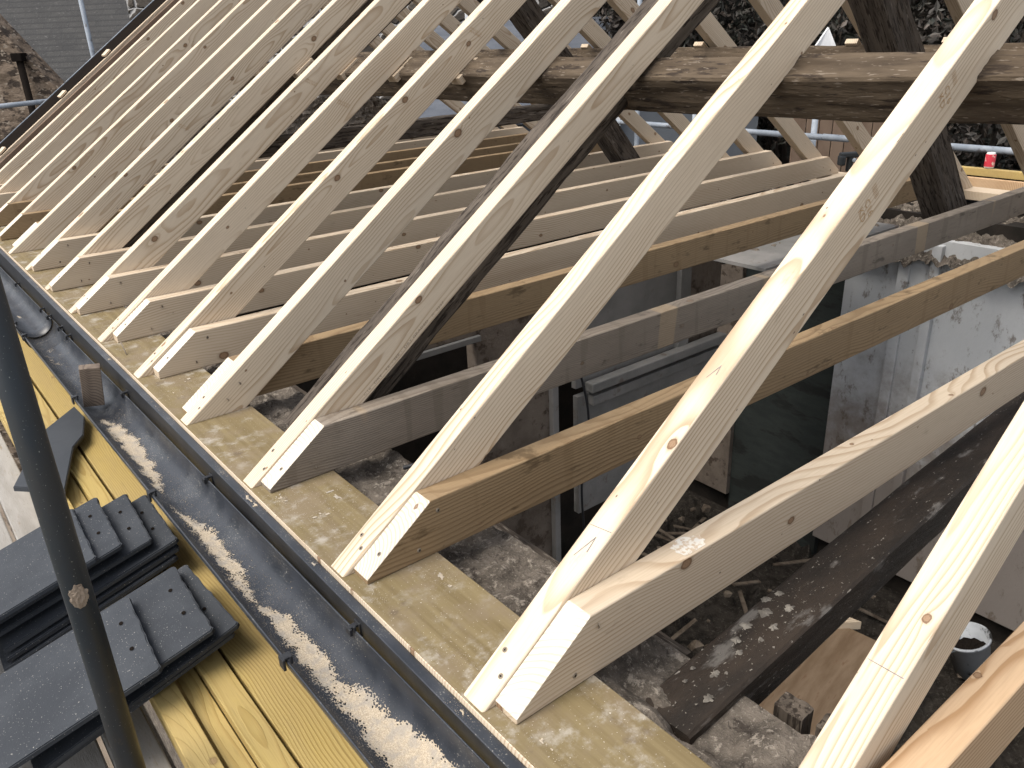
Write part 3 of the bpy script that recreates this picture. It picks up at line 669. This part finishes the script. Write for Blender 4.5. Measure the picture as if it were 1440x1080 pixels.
# ------------------------------------------------------------------ interior
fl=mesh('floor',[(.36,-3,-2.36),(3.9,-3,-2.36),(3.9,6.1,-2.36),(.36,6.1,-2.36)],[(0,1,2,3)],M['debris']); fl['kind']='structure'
def heap(nx,x0,x1,y0,y1,zb,amp,seed): 
    return rubble_strip('floor_debris',x0,x1,y0,y1,lambda x,y:zb,.045,M['debris'],amp,None,seed)
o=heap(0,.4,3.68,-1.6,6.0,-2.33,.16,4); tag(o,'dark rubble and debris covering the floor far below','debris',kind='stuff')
fw=empty('far_wall',(3.9,2,-2.5),label='limewashed inner face of the far house wall with rubble along its top',cat='wall')
def ch(o): place_child(o,fw).parent=fw; return o
ch(box('wall_face',3.70,3.78,-3,2.06,-2.19,-.20,M['limewash'],None,0))
ch(box('wall_face',3.70,3.78,2.74,6.0,-2.19,-.20,M['plaster'],None,0))
ch(box('dark_board',3.735,3.79,2.06,2.74,-2.36,-.20,M['darkboard'],None,0))
ch(box('wall_core',3.781,4.10,-3,6.1,-5.2,-.10,M['void'],None,0))
ch(box('door_frame',3.665,3.715,1.55,1.60,-2.19,-.22,M['limewash'],None,.004)); ch(box('door_frame',3.685,3.71,1.60,1.70,-2.19,-.22,M['limewash'],None,.003)); ch(box('door_frame',3.67,3.70,1.70,1.76,-2.19,-.22,M['limewash'],None,.004))
o=rubble_strip('rubble_top',3.64,4.02,-1.5,6.0,lambda x,y:-.075-max(0,3.82-x)*1.2,.012,M['rubble'],.09,None,6)
for v in o.data.vertices: v.co.z=min(v.co.z,-.004)
ch(o)
fp=box('wall_plate',4.0,4.13,-1.3,6.05,-.045,0,M['newj'],None,.002); tag(fp,'pale new wall plate on the far wall under the far rafter feet','wall plate')
pw=empty('partition_wall',(2,2.4,-1.2),label='broken inner partition wall of plaster and grey panels below the joists',cat='wall')
def pc(o): place_child(o,pw).parent=pw; return o
pc(box('plaster_panel',1.40,1.80,2.40,2.47,-2.36,-.14,M['plaster'],None,0))
pc(box('door_post',1.80,1.835,2.37,2.47,-2.36,-.14,M['panelgrey'],None,.002))
pc(box('grey_panel',1.99,2.99,2.405,2.44,-1.46,-.80,M['panelgrey'],None,0))
pc(box('grey_panel',1.99,2.70,2.42,2.45,-.76,-.14,M['panelgrey'],None,0))
pc(box('door_post',2.70,2.78,2.39,2.45,-.78,-.14,M['panelgrey'],None,.003))
pc(box('plaster_panel',2.781,3.06,2.42,2.47,-1.3,-.14,M['plaster'],None,0))
bm=bmesh.new(); addbox(bm,2.03,3.05,2.345,2.40,-.775,-.725,.006); addbox(bm,2.05,3.04,2.36,2.40,-.85,-.80,.004); pc(frombm('cornice',bm,M['panelgrey']))
pc(box('lintel',.95,1.40,2.39,2.44,-.32,-.14,M['plaster'],None,.002)); pc(box('lintel_bead',.95,1.41,2.37,2.39,-.345,-.32,M['panelgrey'],None,.002))
pc(box('dark_back',.5,3.0,3.1,3.15,-2.36,-.16,M['void'],None,0))  # dark sheet painted as the shade seen through the openings
cbd=empty('ceiling_board',(2.9,2.0,-.1),label='leftover white ceiling board strewn with rubble between brown and grey joists',cat='ceiling board')
o=box('board',2.38,3.45,1.68,2.30,-.112,-.096,M['panelgrey'],None,.001); place_child(o,cbd).parent=cbd
o=rubble_strip('rubble',2.5,3.45,1.74,2.30,lambda x,y:-.09-.03*max(0,1-(x-2.5)*3),.012,M['rubble'],.05,None,8); place_child(o,cbd).parent=cbd
# things on the floor
o=box('plywood_sheet',-.42,.42,-.3,.3,0,.016,M['ply'],None,.001); o.location=(2.72,1.27,-2.26); o.rotation_euler=(R(1.5),R(-2),R(8)); tag(o,'brown plywood sheet on the floor below the blackened beam','plywood')
bm=bmesh.new(); vs=[bm.verts.new(p) for p in ((0,0,0),(.17,0,0),(.02,.13,0))]; f=bm.faces.new(vs); r=bmesh.ops.extrude_face_region(bm,geom=[f]); [setattr(v.co,'z',.05) for v in r['geom'] if isinstance(v,bmesh.types.BMVert)]
o=frombm('wedge_offcut',bm,M['new']); o.location=(3.03,1.52,-2.235); o.rotation_euler=(0,0,R(-38)); tag(o,'pale triangular wood offcut on the floor','wood offcut')
def bucket():
    e=empty('bucket',(3.36,.90,-2.28),(R(-14),R(-10),0),label='white plastic bucket with black tar inside, on the floor debris',cat='bucket'); e.scale=(.85,.85,.85)
    n=36; vs=[];fs=[]; prof=[(.0,.0),(.10,0),(.125,.24),(.135,.24),(.135,.255),(.122,.255),(.097,.02),(0,.02)]
    for (r,z) in prof:
        for i in range(n): a=2*math.pi*i/n; vs.append((math.cos(a)*r,math.sin(a)*r,z))
    for k in range(len(prof)-1):
        for i in range(n): j=(i+1)%n; fs.append((k*n+i,k*n+j,(k+1)*n+j,(k+1)*n+i))
    mesh('bucket_wall',vs,fs,M['dirtywhite'],e,True)
    vs=[(0,0,.15)]+[(math.cos(2*math.pi*i/n)*.113,math.sin(2*math.pi*i/n)*.113,.15+.006*math.sin(i*2.1)) for i in range(n)]
    mesh('tar',vs,[(0,1+i,1+(i+1)%n) for i in range(n)],M['hole'],e)
    pts=[Vector((math.cos(a)*.14,math.sin(a)*.10,.245-.10*math.sin(a))) for a in [math.pi*i/14 for i in range(15)]]
    bm=bmesh.new()
    for a,b in zip(pts,pts[1:]):
        d=b-a; mt=d.to_track_quat('Z','Y').to_matrix().to_4x4(); mt.translation=(a+b)/2
        bmesh.ops.create_cone(bm,segments=6,radius1=.003,radius2=.003,depth=d.length*1.1,matrix=mt)
    frombm('handle',bm,M['galv'],e)
bucket()
o=tube('pot_lid',(3.47,1.2,-2.255),(3.465,1.195,-2.235),.075,M['white'],n=32); tag(o,'small white round pot lid on the floor beside the wood offcut','lid')
def sticks():
    g=random.Random(33); bm=bmesh.new()
    for _ in range(150):
        L=g.uniform(.08,.45); p=p0=Vector((g.uniform(.6,3.6),g.uniform(-.4,2.9),-2.27+g.uniform(0,.08)))
        mt=Matrix.Translation(p)@Matrix.Rotation(g.uniform(0,6.28),4,'Z')@Matrix.Rotation(g.uniform(-.5,.5),4,'Y')
        if 2.1<p0.x<3.3 and .8<p0.y<1.75: continue
        addbox(bm,-L/2,L/2,-.012,.012,-.004,.004,0,mt)
    for _ in range(170):
        p=Vector((g.uniform(.5,3.6),g.uniform(-.4,2.9),-2.26+g.uniform(0,.05))); r=g.uniform(.012,.06)
        if 2.1<p.x<3.3 and .8<p.y<1.75: continue
        rr=bmesh.ops.create_icosphere(bm,subdivisions=1,radius=r,matrix=Matrix.Translation(p))
        for v in rr['verts']: v.co=p+(v.co-p)*g.uniform(.6,1.2)
    o=frombm('broken_laths',bm,M['lath']); tag(o,'broken laths and plaster lumps scattered on the floor debris',kind='stuff')
sticks()
o=None
def cable(name,pts,r,m,label):
    bm=bmesh.new(); P=[]
    for a,b,c,d in zip([pts[0]]+pts[:-2],pts[:-1],pts[1:],pts[2:]+[pts[-1]]):
        a,b,c,d=map(Vector,(a,b,c,d))
        for i in range(8):
            t=i/8; P.append(.5*((2*b)+(c-a)*t+(2*a-5*b+4*c-d)*t*t+(3*b-a-3*c+d)*t**3))
    P.append(Vector(pts[-1])); vs=[];fs=[];n=8
    for i,p in enumerate(P):
        d=(P[min(i+1,len(P)-1)]-P[max(i-1,0)]).normalized(); a=d.orthogonal().normalized(); b=d.cross(a)
        for k in range(n): t=2*math.pi*k/n; vs.append(p+(a*math.cos(t)+b*math.sin(t))*r)
    for i in range(len(P)-1):
        for k in range(n): k2=(k+1)%n; fs.append((i*n+k,i*n+k2,(i+1)*n+k2,(i+1)*n+k))
    bm.free(); o=mesh(name,vs,fs,m,None,True); tag(o,label,'cable'); return o
cable('cable',[(.30,1.14,-.02),(.37,1.10,-.012),(.43,1.09,-.05),(.46,1.10,-.20),(.44,1.15,-.45),(.47,1.2,-.9)],.005,M['clip'],'old black cable looping over the rubble wall top under the grey joist')
cable('cable',[(.36,1.06,-.03),(.42,1.02,-.022),(.50,1.0,-.035),(.56,1.01,-.09)],.009,M['mortar'],'short grey crusted pipe stub poking out beside the grey joist')
cable('cable',[(1.95,2.36,-.60),(2.0,2.34,-.9),(1.97,2.36,-1.3),(2.02,2.35,-1.9)],.006,M['clip'],'black cable hanging down in the dark doorway of the inner partition')
# dark cloth heap under the new joist
o=rubble_strip('dark_cloth',1.35,2.3,.75,1.5,lambda x,y:-2.1-.35*math.hypot(x-1.8,y-1.1),.03,M['cloth'],.10,None,14); tag(o,'heap of dark dusty cloth and sacks in the room below the new joist','cloth heap')
# ------------------------------------------------------------------ gable end and verge
gw=empty('gable_wall',(2,6.0,0),label='rough stone stub of the far gable wall behind the last joists',cat='wall')
o=rubble_strip('gable_face',.9,3.4,0,1,lambda x,y:0,.03,M['rubble'],.06,None,17)
for v in o.data.vertices:
    x,yy,zz=v.co; top=min(x,W-x)*TP-.17-.10*abs(noise.noise((x*2.2,0,3))); top=min(top,.42+.1*noise.noise((x*3,5,3)))
    v.co=Vector((x,5.97-zz*.9,-.3+yy*(top+.3)))
place_child(o,gw).parent=gw
o=box('wall_body',.1,4.0,6.0,6.3,-5.2,-.05,M['gable_stone'],None,0); place_child(o,gw).parent=gw
vb=prism_xz('verge_board',[(0,-.01),(.13,-.12),(LR,-.12),(LR,-.01)],.02,M['fence']); vb.location=(0,5.925,0); vb.rotation_euler=(0,-PITCH,0); tag(vb,'brown verge board just inside the black verge trim','verge board')
vt=empty('verge_trim',(0,6.0,0),(0,-PITCH,0),label='black plastic verge trim along the far gable edge, thin light rim',cat='verge trim')
box('trim_face',-.02,LR,.0,.30,-.05,.010,M['hole'],vt,.002); box('trim_rim',-.02,LR,.3005,.312,-.05,.014,M['galv'],vt,.001)
box('trim_lath',-.02,LR,-.032,-.002,-.06,.006,M['newj'],vt,.001)
for i,s_ in enumerate((.10,.42,.95,1.35)):
    o=box('wood_chip',-.03,.03,-.018,.018,0,.012,M['new'],None,.002); o.rotation_euler=(0,-PITCH,R(20)); o.location=(s_*CP-.008,6.0,s_*SP+.014)
    tag(o,'pale wood chip resting on the far verge, %s from the eaves'%['lowest','second','third','highest'][i],'wood chip','pale chips along the far verge')
# ------------------------------------------------------------------ scaffold side: deck, battens, tiles, pole
for i,(x0,x1,mm,lab) in enumerate(((-.98,-.765,'deck','grey weathered scaffold board, outermost of the deck'),(-.755,-.54,'deckbrown','brown weathered scaffold board under the left tile stacks'),(-.53,-.395,'deck','grey scaffold board left of the scaffold pole'),(-.385,-.30,'deck','narrow grey scaffold board beside the yellow battens'),(-.25,-.04,'deckbrown','brown scaffold board below the battens next to the wall'))):
    o=box('scaffold_board',x0,x1,-1.2,5.5,-.455,-.42,M[mm],None,.004); tag(o,lab,'scaffold board','boards of the scaffold deck')
o=box('scaffold_board',-1.4,-.02,-2.5,8,-2.6,-2.55,M['deckbrown'],None,.004); tag(o,'brown board slab added far below to darken the upper deck gaps','scaffold board','boards of the scaffold deck')  # lower boards added so the gaps between deck boards read dark
g=random.Random(21); bi=0
BL=['yellow treated batten, outermost on the scaffold deck','yellow treated batten, second from the outside','lower yellow batten in the gap of the pile','yellow treated batten in the middle of the pile','wide yellow board closest to the gutter']
for (x0,x1,zt_,l) in ((-.290,-.243,-.300,0),(-.238,-.200,-.318,1),(-.197,-.148,-.298,3),(-.140,-.03,-.300,4)):
    o=box('roof_batten',-2.9,2.9,0,x1-x0,-.026,0,M['batten'],None,.0015); o.location=(x1,1.8,zt_); o.rotation_euler=(0,0,R(90+g.uniform(-.25,.25)))
    tag(o,BL[l],'batten','yellow roof battens stacked beside the wall')
for j in range(3):
    for (x0,x1) in ((-.285,-.24),(-.225,-.18),(-.165,-.12),(-.105,-.06)):
        o=box('roof_batten',-2.85,2.85,0,x1-x0,-.026,0,M['batten'],None,.0015); o.location=(x1+g.uniform(-.004,.004),1.8+g.uniform(-.1,.1),-.3455-.0265*j+.0); 
        if j==2: o.location.z=-.3935
        o.rotation_euler=(0,0,R(90)); tag(o,'yellow batten in the hidden lower layers of the pile','batten','yellow battens in the lower layers')
def tile_mesh(L,Wd,t,seed,notch=False,cut=None):
    g=random.Random(seed); bm=bmesh.new()
    pts=[]
    if cut: pts=cut
    else:
        pts=[(0.006,0),(0,.006)]
        n=16
        for i in range(1,n): pts.append((g.uniform(0,.0028),Wd*i/n))
        pts+=[(0,Wd-.006),(.006,Wd)]
        if notch: pts=[(.055,-.0),(.038,.010),(.024,.016),(.008,.02)]+pts[3:]
        pts+=[(L,Wd),(L,0)]
    vs=[bm.verts.new((x,y,0)) for x,y in pts]; f=bm.faces.new(vs)
    r=bmesh.ops.extrude_face_region(bm,geom=[f])
    for v in r['geom']:
        if isinstance(v,bmesh.types.BMVert): v.co.z=-t
    es=[e for e in bm.edges if all(abs(v.co.z)<1e-6 for v in e.verts)]
    bmesh.ops.bevel(bm,geom=es,offset=.0022,segments=2,affect='EDGES')
    for v in bm.verts: v.co+=Vector((g.uniform(-.0004,.0004),g.uniform(-.0004,.0004),.0025*noise.noise((v.co.x*9,v.co.y*9,seed))))
    return bm
def tile(head,side,z,L,Wd,ang,label,seed,notch=False,pitch=0,mat='slate',t=.0105):
    """head corner (near side) at (x,y); tile runs toward -x"""
    o=frombm('roof_tile',tile_mesh(L,Wd,t,seed,notch),M[mat]); 
    o.location=(head,side,z); o.rotation_euler=(0,R(pitch),R(ang)); o.scale=(1,1,1)
    tag(o,label,'roof tile','slate grey roof tiles stacked on the scaffold')
    for yy in (.075,.165):
        bm=bmesh.new(); bmesh.ops.create_circle(bm,cap_ends=True,segments=12,radius=.0042); hh=frombm('nail_hole',bm,M['hole'],o); hh.location=(.032,yy*Wd/.26,.0016); hh.scale=(1,1.4,1)
    return o
# tiles run towards -x : rotate by ~180 so that local +x = world -x ; local +y = world -y
def put_tile(hx,hy_far,z,label,seed,rot=0,notch=False,L=.40,Wd=.262,pitch=0,mat='slate'):
    o=tile(hx,hy_far,z,L,Wd,180+rot,label,seed,notch,pitch,mat); return o
put_tile(-.258,1.355,-.200,'top slate grey roof tile of the front stack, speckled with sawdust',31,-3,pitch=15,Wd=.266)
put_tile(-.150,1.392,-.196,'second slate grey roof tile of the front stack, two nail holes in view',32,-2,Wd=.268,pitch=15)
put_tile(-.121,1.412,-.216,'third roof tile of the front stack, its corner nearest the gutter',33,2.5,Wd=.278,pitch=15)
put_tile(-.125,1.405,-.234,'bottom roof tile of the front stack, only its edge showing',34,1,Wd=.27,pitch=15)
put_tile(-.271,1.750,-.164,'top slate grey roof tile of the rear stack, mostly behind the pole',35,-2,Wd=.262,pitch=16)
put_tile(-.213,1.771,-.166,'second roof tile of the rear stack, white scuff and two nail holes',36,-2,Wd=.266,pitch=16)
put_tile(-.147,1.767,-.181,'third roof tile of the rear stack, with a chipped near corner',37,-3,Wd=.262,pitch=16)
put_tile(-.104,1.765,-.200,'fourth roof tile of the rear stack, nearest the gutter',38,-1,Wd=.268,pitch=16)
put_tile(-.110,1.76,-.220,'fifth roof tile of the rear stack, only its edge showing',39,0.,Wd=.262,pitch=16)
put_tile(-.120,1.755,-.240,'bottom roof tile of the rear stack in deep shade',40,0.,Wd=.262,pitch=16)
cut=[(0,0),(.045,-.20),(-.02,-.34),(-.10,-.50),(-.115,-.62),(-.19,-.74),(-.30,-.60),(-.17,-.30)]
o=frombm('cut_roof_tile',tile_mesh(0,0,.014,41,cut=[(-p[0],-p[1]) for p in [(.0,.0),(.005,-.12),(-.03,-.26),(-.075,-.33),(-.155,-.60),(-.262,-.48),(-.13,-.15)]]),M['slateclean'])
o.location=(-.092,2.66,-.262); o.rotation_euler=(0,0,R(180)); tag(o,'dark cut tile with a sloping broken edge, lying across the battens by the gutter','roof tile')
# pole
pl=empty('scaffold_pole',(-.375,.944,-.455),label='dark weathered upright scaffold tube in the left foreground with a lump of mortar on it',cat='scaffold pole')
o=tube('tube',(0,0,-1.5),(0,0,2.2),.0205,M['pole'],pl,n=48)
g=random.Random(2); bm=bmesh.new(); bmesh.ops.create_icosphere(bm,subdivisions=4,radius=1)
for v in bm.verts:
    n_=1+.3*noise.fractal(v.co*2.2,.7,2,4); v.co=Vector((v.co.x*.0115*n_,v.co.y*.004*n_,v.co.z*.019*n_))
o=frombm('mortar_lump',bm,M['mortar'],pl); 
d=(Vector((-.4682,-.2546,0))-Vector((-.375,.944,0))).normalized(); o.location=d*.0207+Vector((0,0,.455+.112)); o.rotation_euler=(0,0,math.atan2(d.y,d.x)+R(90))
# ------------------------------------------------------------------ beyond the far eaves
def far_tube(p,q,label,r=.0205,mat='galv'):
    o=tube('scaffold_tube',p,q,r,M[mat],n=24); tag(o,label,'scaffold tube','scaffold tubes beyond the roof'); return o
far_tube((4.7,-1,.11),(4.7,2.9,.11),'horizontal grey scaffold tube behind the red drink can')
far_tube((4.75,2.75,.10),(4.75,6.6,.09),'horizontal grey scaffold tube crossing in front of the blue-grey shed')
far_tube((4.82,3.05,-5),(4.82,3.05,.30),'short upright scaffold tube beside the brown fence')
far_tube((4.82,4.1,-5),(4.82,4.1,.22),'upright scaffold tube end with a coupler before the shed')
far_tube((4.86,4.75,-5),(4.86,4.75,2.4),'tall upright scaffold tube seen through the rafters above the purlin')
for i,(y0,y1) in enumerate(((-1,6.2),)):
    o=box('scaffold_board',4.42,4.64,-1.0,6.3,-.34,-.30,M['deckbrown'],None,.004); tag(o,'brown scaffold board outside the far eaves','scaffold board','scaffold boards outside the far eaves')
o=box('edge_board',4.335,4.375,-1.0,2.02,.02,.06,M['batten'],None,.002); tag(o,'yellow topped timber along the far eaves under the red can','timber')
o=box('eaves_board',4.27,4.30,-1.0,2.0,-.06,.02,M['tan'],None,.002); tag(o,'thin tan board just inside the yellow timber at the far eaves','timber')
o=box('far_gutter_tray',4.15,4.26,-1.0,6.0,-.09,-.06,M['gutter'],None,.002); tag(o,'dark grey gutter tray beyond the far wall plate','gutter')
def can():
    e=empty('drink_can',(4.358,1.685,.0625),label='small red drink can standing on the yellow timber at the far eaves',cat='drink can')
    prof=[(0,0),(.020,0),(.024,.005),(.0255,.010),(.0255,.072),(.021,.080),(.021,.083),(.019,.083),(.018,.080),(0,.080)]
    n=28; 
    def lathe(nm,pr,m):
        vs=[];fs=[]
        for (r,z) in pr:
            for i in range(n): a=2*math.pi*i/n; vs.append((math.cos(a)*r,math.sin(a)*r,z))
        for k in range(len(pr)-1):
            for i in range(n): j=(i+1)%n; fs.append((k*n+i,k*n+j,(k+1)*n+j,(k+1)*n+i))
        mesh(nm,vs,fs,m,e,True)
    lathe('can_body',prof[3:5]+[(.0235,.0755)],M['red']); lathe('can_base',prof[:4],M['tin']); lathe('can_top',[(.0235,.0755)]+prof[5:],M['tin'])
can()
# scaffold coupler by the joist end
e=empty('scaffold_coupler',(4.20,2.42,.03),(0,0,R(-30)),label='dark blue-grey steel clamp standing at the far end of a new joist',cat='clamp')
bm=bmesh.new(); addbox(bm,-.05,.06,-.022,.022,.045,.075,.008); addbox(bm,-.055,-.02,-.025,.025,.0,.06,.01); addbox(bm,.0,.03,-.018,.018,-.04,.05,.008); addbox(bm,.02,.08,-.012,.012,.0,.022,.006,Matrix.Rotation(.5,4,'Y')); frombm('clamp_body',bm,M['pole'],e)
bm=bmesh.new(); bmesh.ops.create_cone(bm,segments=6,radius1=.012,radius2=.012,depth=.09,cap_ends=True,matrix=Matrix.Translation((.03,0,.03))@Matrix.Rotation(R(90),4,'X')); frombm('clamp_bolt',bm,M['galv'],e)
# ------------------------------------------------------------------ surroundings (u = right, v = away from the camera)
RH=Vector((.7802,-.6255,0)); FH=Vector((.6255,.7802,0)); C0=Vector((-.4682,-.2546,0)); AZ=math.atan2(RH.y,RH.x)
def place(name,u,v,z=0,**k): p=C0+RH*u+FH*v; return empty(name,(p.x,p.y,z),(0,0,AZ),**k)
gr=mesh('ground',[(-60,-60,-5.2),(120,-60,-5.2),(120,140,-5.2),(-60,140,-5.2)],[(0,1,2,3)],M['ground']); gr['kind']='structure'
# tan stone cottage, gable towards us
b1=place('stone_cottage',-7.5,10,-5.2,label='tan rubble stone cottage gable at the far left with a black downpipe',cat='building')
def slab_poly(name,poly,d,m,parent):  # polygon in local xz, thickness d along +y
    vs=[(x,0,z) for x,z in poly]+[(x,d,z) for x,z in poly]; n=len(poly)
    fs=[tuple(range(n)),tuple(range(2*n-1,n-1,-1))]+[(i,n+i,n+(i+1)%n,(i+1)%n) for i in range(n)]
    return mesh(name,vs,fs,m,parent)
slab_poly('gable_wall',[(-3,0),(2.6,0),(2.6,5.15),(2.2,5.61),(-.2,8.9),(-3,5.0)][::-1],.35,M['gable_stone'],b1)
bm=bmesh.new(); 
slab_poly('verge_stones',[(2.57,5.24),(2.60,5.32),(2.20,5.68),(-.2,8.98),(-.2,8.9),(2.2,5.60)],.25,M['gable_stone'],b1).location.y=-.04
tube('downpipe',(1.92,-.08,0),(1.92,-.08,6.0),.038,M['hole'],b1); box('downpipe_head',1.86,1.98,-.14,0,5.93,6.02,M['hole'],b1,.01)
# slate roofed house behind
b2=place('slate_house',-7,15,-5.2,label='house with a broad weathered slate roof behind the stone cottage',cat='building')
box('house_wall',-6,6.5,.6,5,0,4.6,M['gable_stone'],b2,0)
rv=[(-6.5,.2,4.4),(7,.2,4.4),(7,4.2,8.6),(-6.5,4.2,8.6),(-6.5,.2,4.25),(7,.2,4.25),(7,4.2,8.45),(-6.5,4.2,8.45)]
mesh('roof',rv,[(0,1,2,3),(7,6,5,4),(0,4,5,1),(1,5,6,2),(2,6,7,3),(3,7,4,0)],M['roofslate'],b2)
p=C0+RH*-3.82+FH*8; far_tube((p.x,p.y,-5.2),(p.x,p.y,3.5),'upright grey scaffold tube against the slate roof at the top left')
p=C0+RH*-5.6+FH*7.5; q=C0+RH*-3.95+FH*7.5; far_tube((p.x,p.y,.34),(q.x,q.y,.44),'horizontal grey scaffold tube before the stone cottage at the left edge')
# dark stone house seen through the rafters
b3=place('dark_stone_house',-1.2,11,-5.2,label='dark stone house with pale mortar seen through the rafters at the top',cat='building')
box('house_wall',-3.5,2.0,0,3,0,9,M['dark_stone'],b3,0)
bx=box('window',.62,1.02,-.03,.02,5.75,7.2,M['white'],b3,.005); box('pane',.67,.97,-.036,-.031,5.8,7.15,M['hole'],bx,0)
# outbuilding with slate roof, blue grey shed
b4=place('slate_outbuilding',.1,9.3,-5.2,label='low outbuilding with blue slate roof just above the purlin',cat='building')
box('outbuilding_wall',-1.3,.95,.1,2,0,5.2,M['shed'],b4,0)
mesh('roof',[(-1.4,0,5.15),(1.05,0,5.15),(1.05,1.3,6.15),(-1.4,1.3,6.15),(-1.4,0,5.1),(1.05,0,5.1),(1.05,1.3,6.05),(-1.4,1.3,6.05)],[(0,1,2,3),(7,6,5,4),(0,4,5,1),(1,5,6,2),(2,6,7,3),(3,7,4,0)],M['blueslate'],b4)
b5=place('blue_grey_shed',1.9,8.9,-5.2,label='blue-grey rendered shed with a white corner post beyond the far eaves',cat='building')
box('shed_wall',-.95,.62,0,1.2,0,5.55,M['shed'],b5,0); box('corner_post',-1.02,-.82,-.06,.0,0,5.5,M['white'],b5,.004); box('shed_roof',-1.05,.72,-.1,1.3,5.55,5.65,M['blueslate'],b5,.004)
b6=place('board_fence',2.75,8.0,-5.2,label='brown vertical board fence right of the blue-grey shed',cat='fence')
for i in range(7): box('fence_board',-.15+i*.125,-.035+i*.125,0,.02,0,5.35+.02*(i%3),M['fence'],b6,.003)
# hedge trees
def tree(u,v,zc,rx,rz,n,seed,label,leafs=.05):
    e=place('copper_beech',u,v,-5.2,label=label,cat='tree',group='dark trees beyond the far eaves')
    g=random.Random(seed); vs=[];fs=[]
    # trunk and limbs
    tv=[];tf=[]
    def limb(p,q,r0,r1):
        k=8; b0=len(tv); d=(q-p).normalized(); a=d.orthogonal().normalized(); b=d.cross(a)
        for c,r in ((p,r0),(q,r1)):
            for i in range(k): t=2*math.pi*i/k; tv.append(c+a*math.cos(t)*r+b*math.sin(t)*r)
        for i in range(k): j=(i+1)%k; tf.append((b0+i,b0+j,b0+k+j,b0+k+i))
    zc_=zc+5.2
    limb(Vector((0,0,0)),Vector((.1,0,zc_-rz*.3)),.16,.09)
    tips=[]
    for i in range(26):
        a=g.uniform(0,6.28); h=g.uniform(.3,1.); p=Vector((.1*h,0,(zc_-rz*.3)*(.55+.45*h))); q=Vector((math.cos(a)*rx*g.uniform(.4,.85),math.sin(a)*rx*g.uniform(.4,.85),zc_+g.uniform(-rz,rz)*.75)); limb(p,q,.035,.012); tips.append(q)
    mesh('trunk',tv,tf,M['bark'],e,True)
    cl=[]
    for i in range(int(n/70)):
        while True:
            p=Vector((g.uniform(-1,1),g.uniform(-1,1),g.uniform(-1,1)))
            if .35<p.length<1: break
        cl.append(Vector((p.x*rx,p.y*rx,zc_+p.z*rz)))
    for c in cl:
        cr_=g.uniform(.14,.34)
        for _ in range(70):
            p=c+Vector((g.gauss(0,cr_*.6),g.gauss(0,cr_*.6),g.gauss(0,cr_*.45)))
            s_=leafs*g.uniform(.6,1.3); nrm=Vector((g.uniform(-1,1),g.uniform(-1,1),g.uniform(-.2,1.3))).normalized(); a=nrm.orthogonal().normalized(); a.rotate(Matrix.Rotation(g.uniform(0,6.28),3,nrm)); b=nrm.cross(a)
            b0=len(vs); vs+=[p-a*s_,p+b*s_*.45-nrm*s_*.12,p+a*s_,p-b*s_*.45-nrm*s_*.12]; fs.append((b0,b0+1,b0+2,b0+3))
    mesh('crown',vs,fs,M['leaf'],e)
tree(1.75,11.2,.6,1.35,2.6,17000,1,'dark dense tree behind the slate outbuilding, leftmost of the trees')
tree(3.3,10.2,.2,1.35,2.9,19000,2,'dark tree behind the brown board fence')
tree(4.6,8.6,-.1,1.25,2.6,21000,3,'dark leafy copper tree behind the red drink can')
tree(6.3,8.0,-.1,1.3,2.6,17000,4,'dark leafy tree at the right edge of the picture')
tree(.3,12.8,1.0,1.4,2.4,11000,5,'dark tree rising behind the outbuilding roof and the dark stone house')
# leaf-coloured slab stands in for the shade deep inside the trees
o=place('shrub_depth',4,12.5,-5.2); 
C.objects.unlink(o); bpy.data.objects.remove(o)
b7=place('tree_shade_slab',4.2,12.3,-5.2,label='tall dark slab standing in for the shade deep behind the trees',cat='wall')
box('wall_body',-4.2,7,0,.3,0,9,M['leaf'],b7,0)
# white gable and van-like pale tarpaulin seen in the gaps
b8=place('white_tarpaulin',2.18,6.2,.3,label='small scrap of white tarpaulin caught behind the dark truss timber',cat='tarpaulin')
mesh('sheet',[(-.10,0,.30),(.02,.01,.48),(.12,-.02,.27),(.10,0,.10),(-.12,.02,.12),(-.10,.03,.30),(.02,.04,.48),(.12,.01,.27),(.10,.03,.10),(-.12,.05,.12)],[(0,1,2,3,4),(9,8,7,6,5),(0,5,6,1),(1,6,7,2),(2,7,8,3),(3,8,9,4),(4,9,5,0)],M['white'],b8)
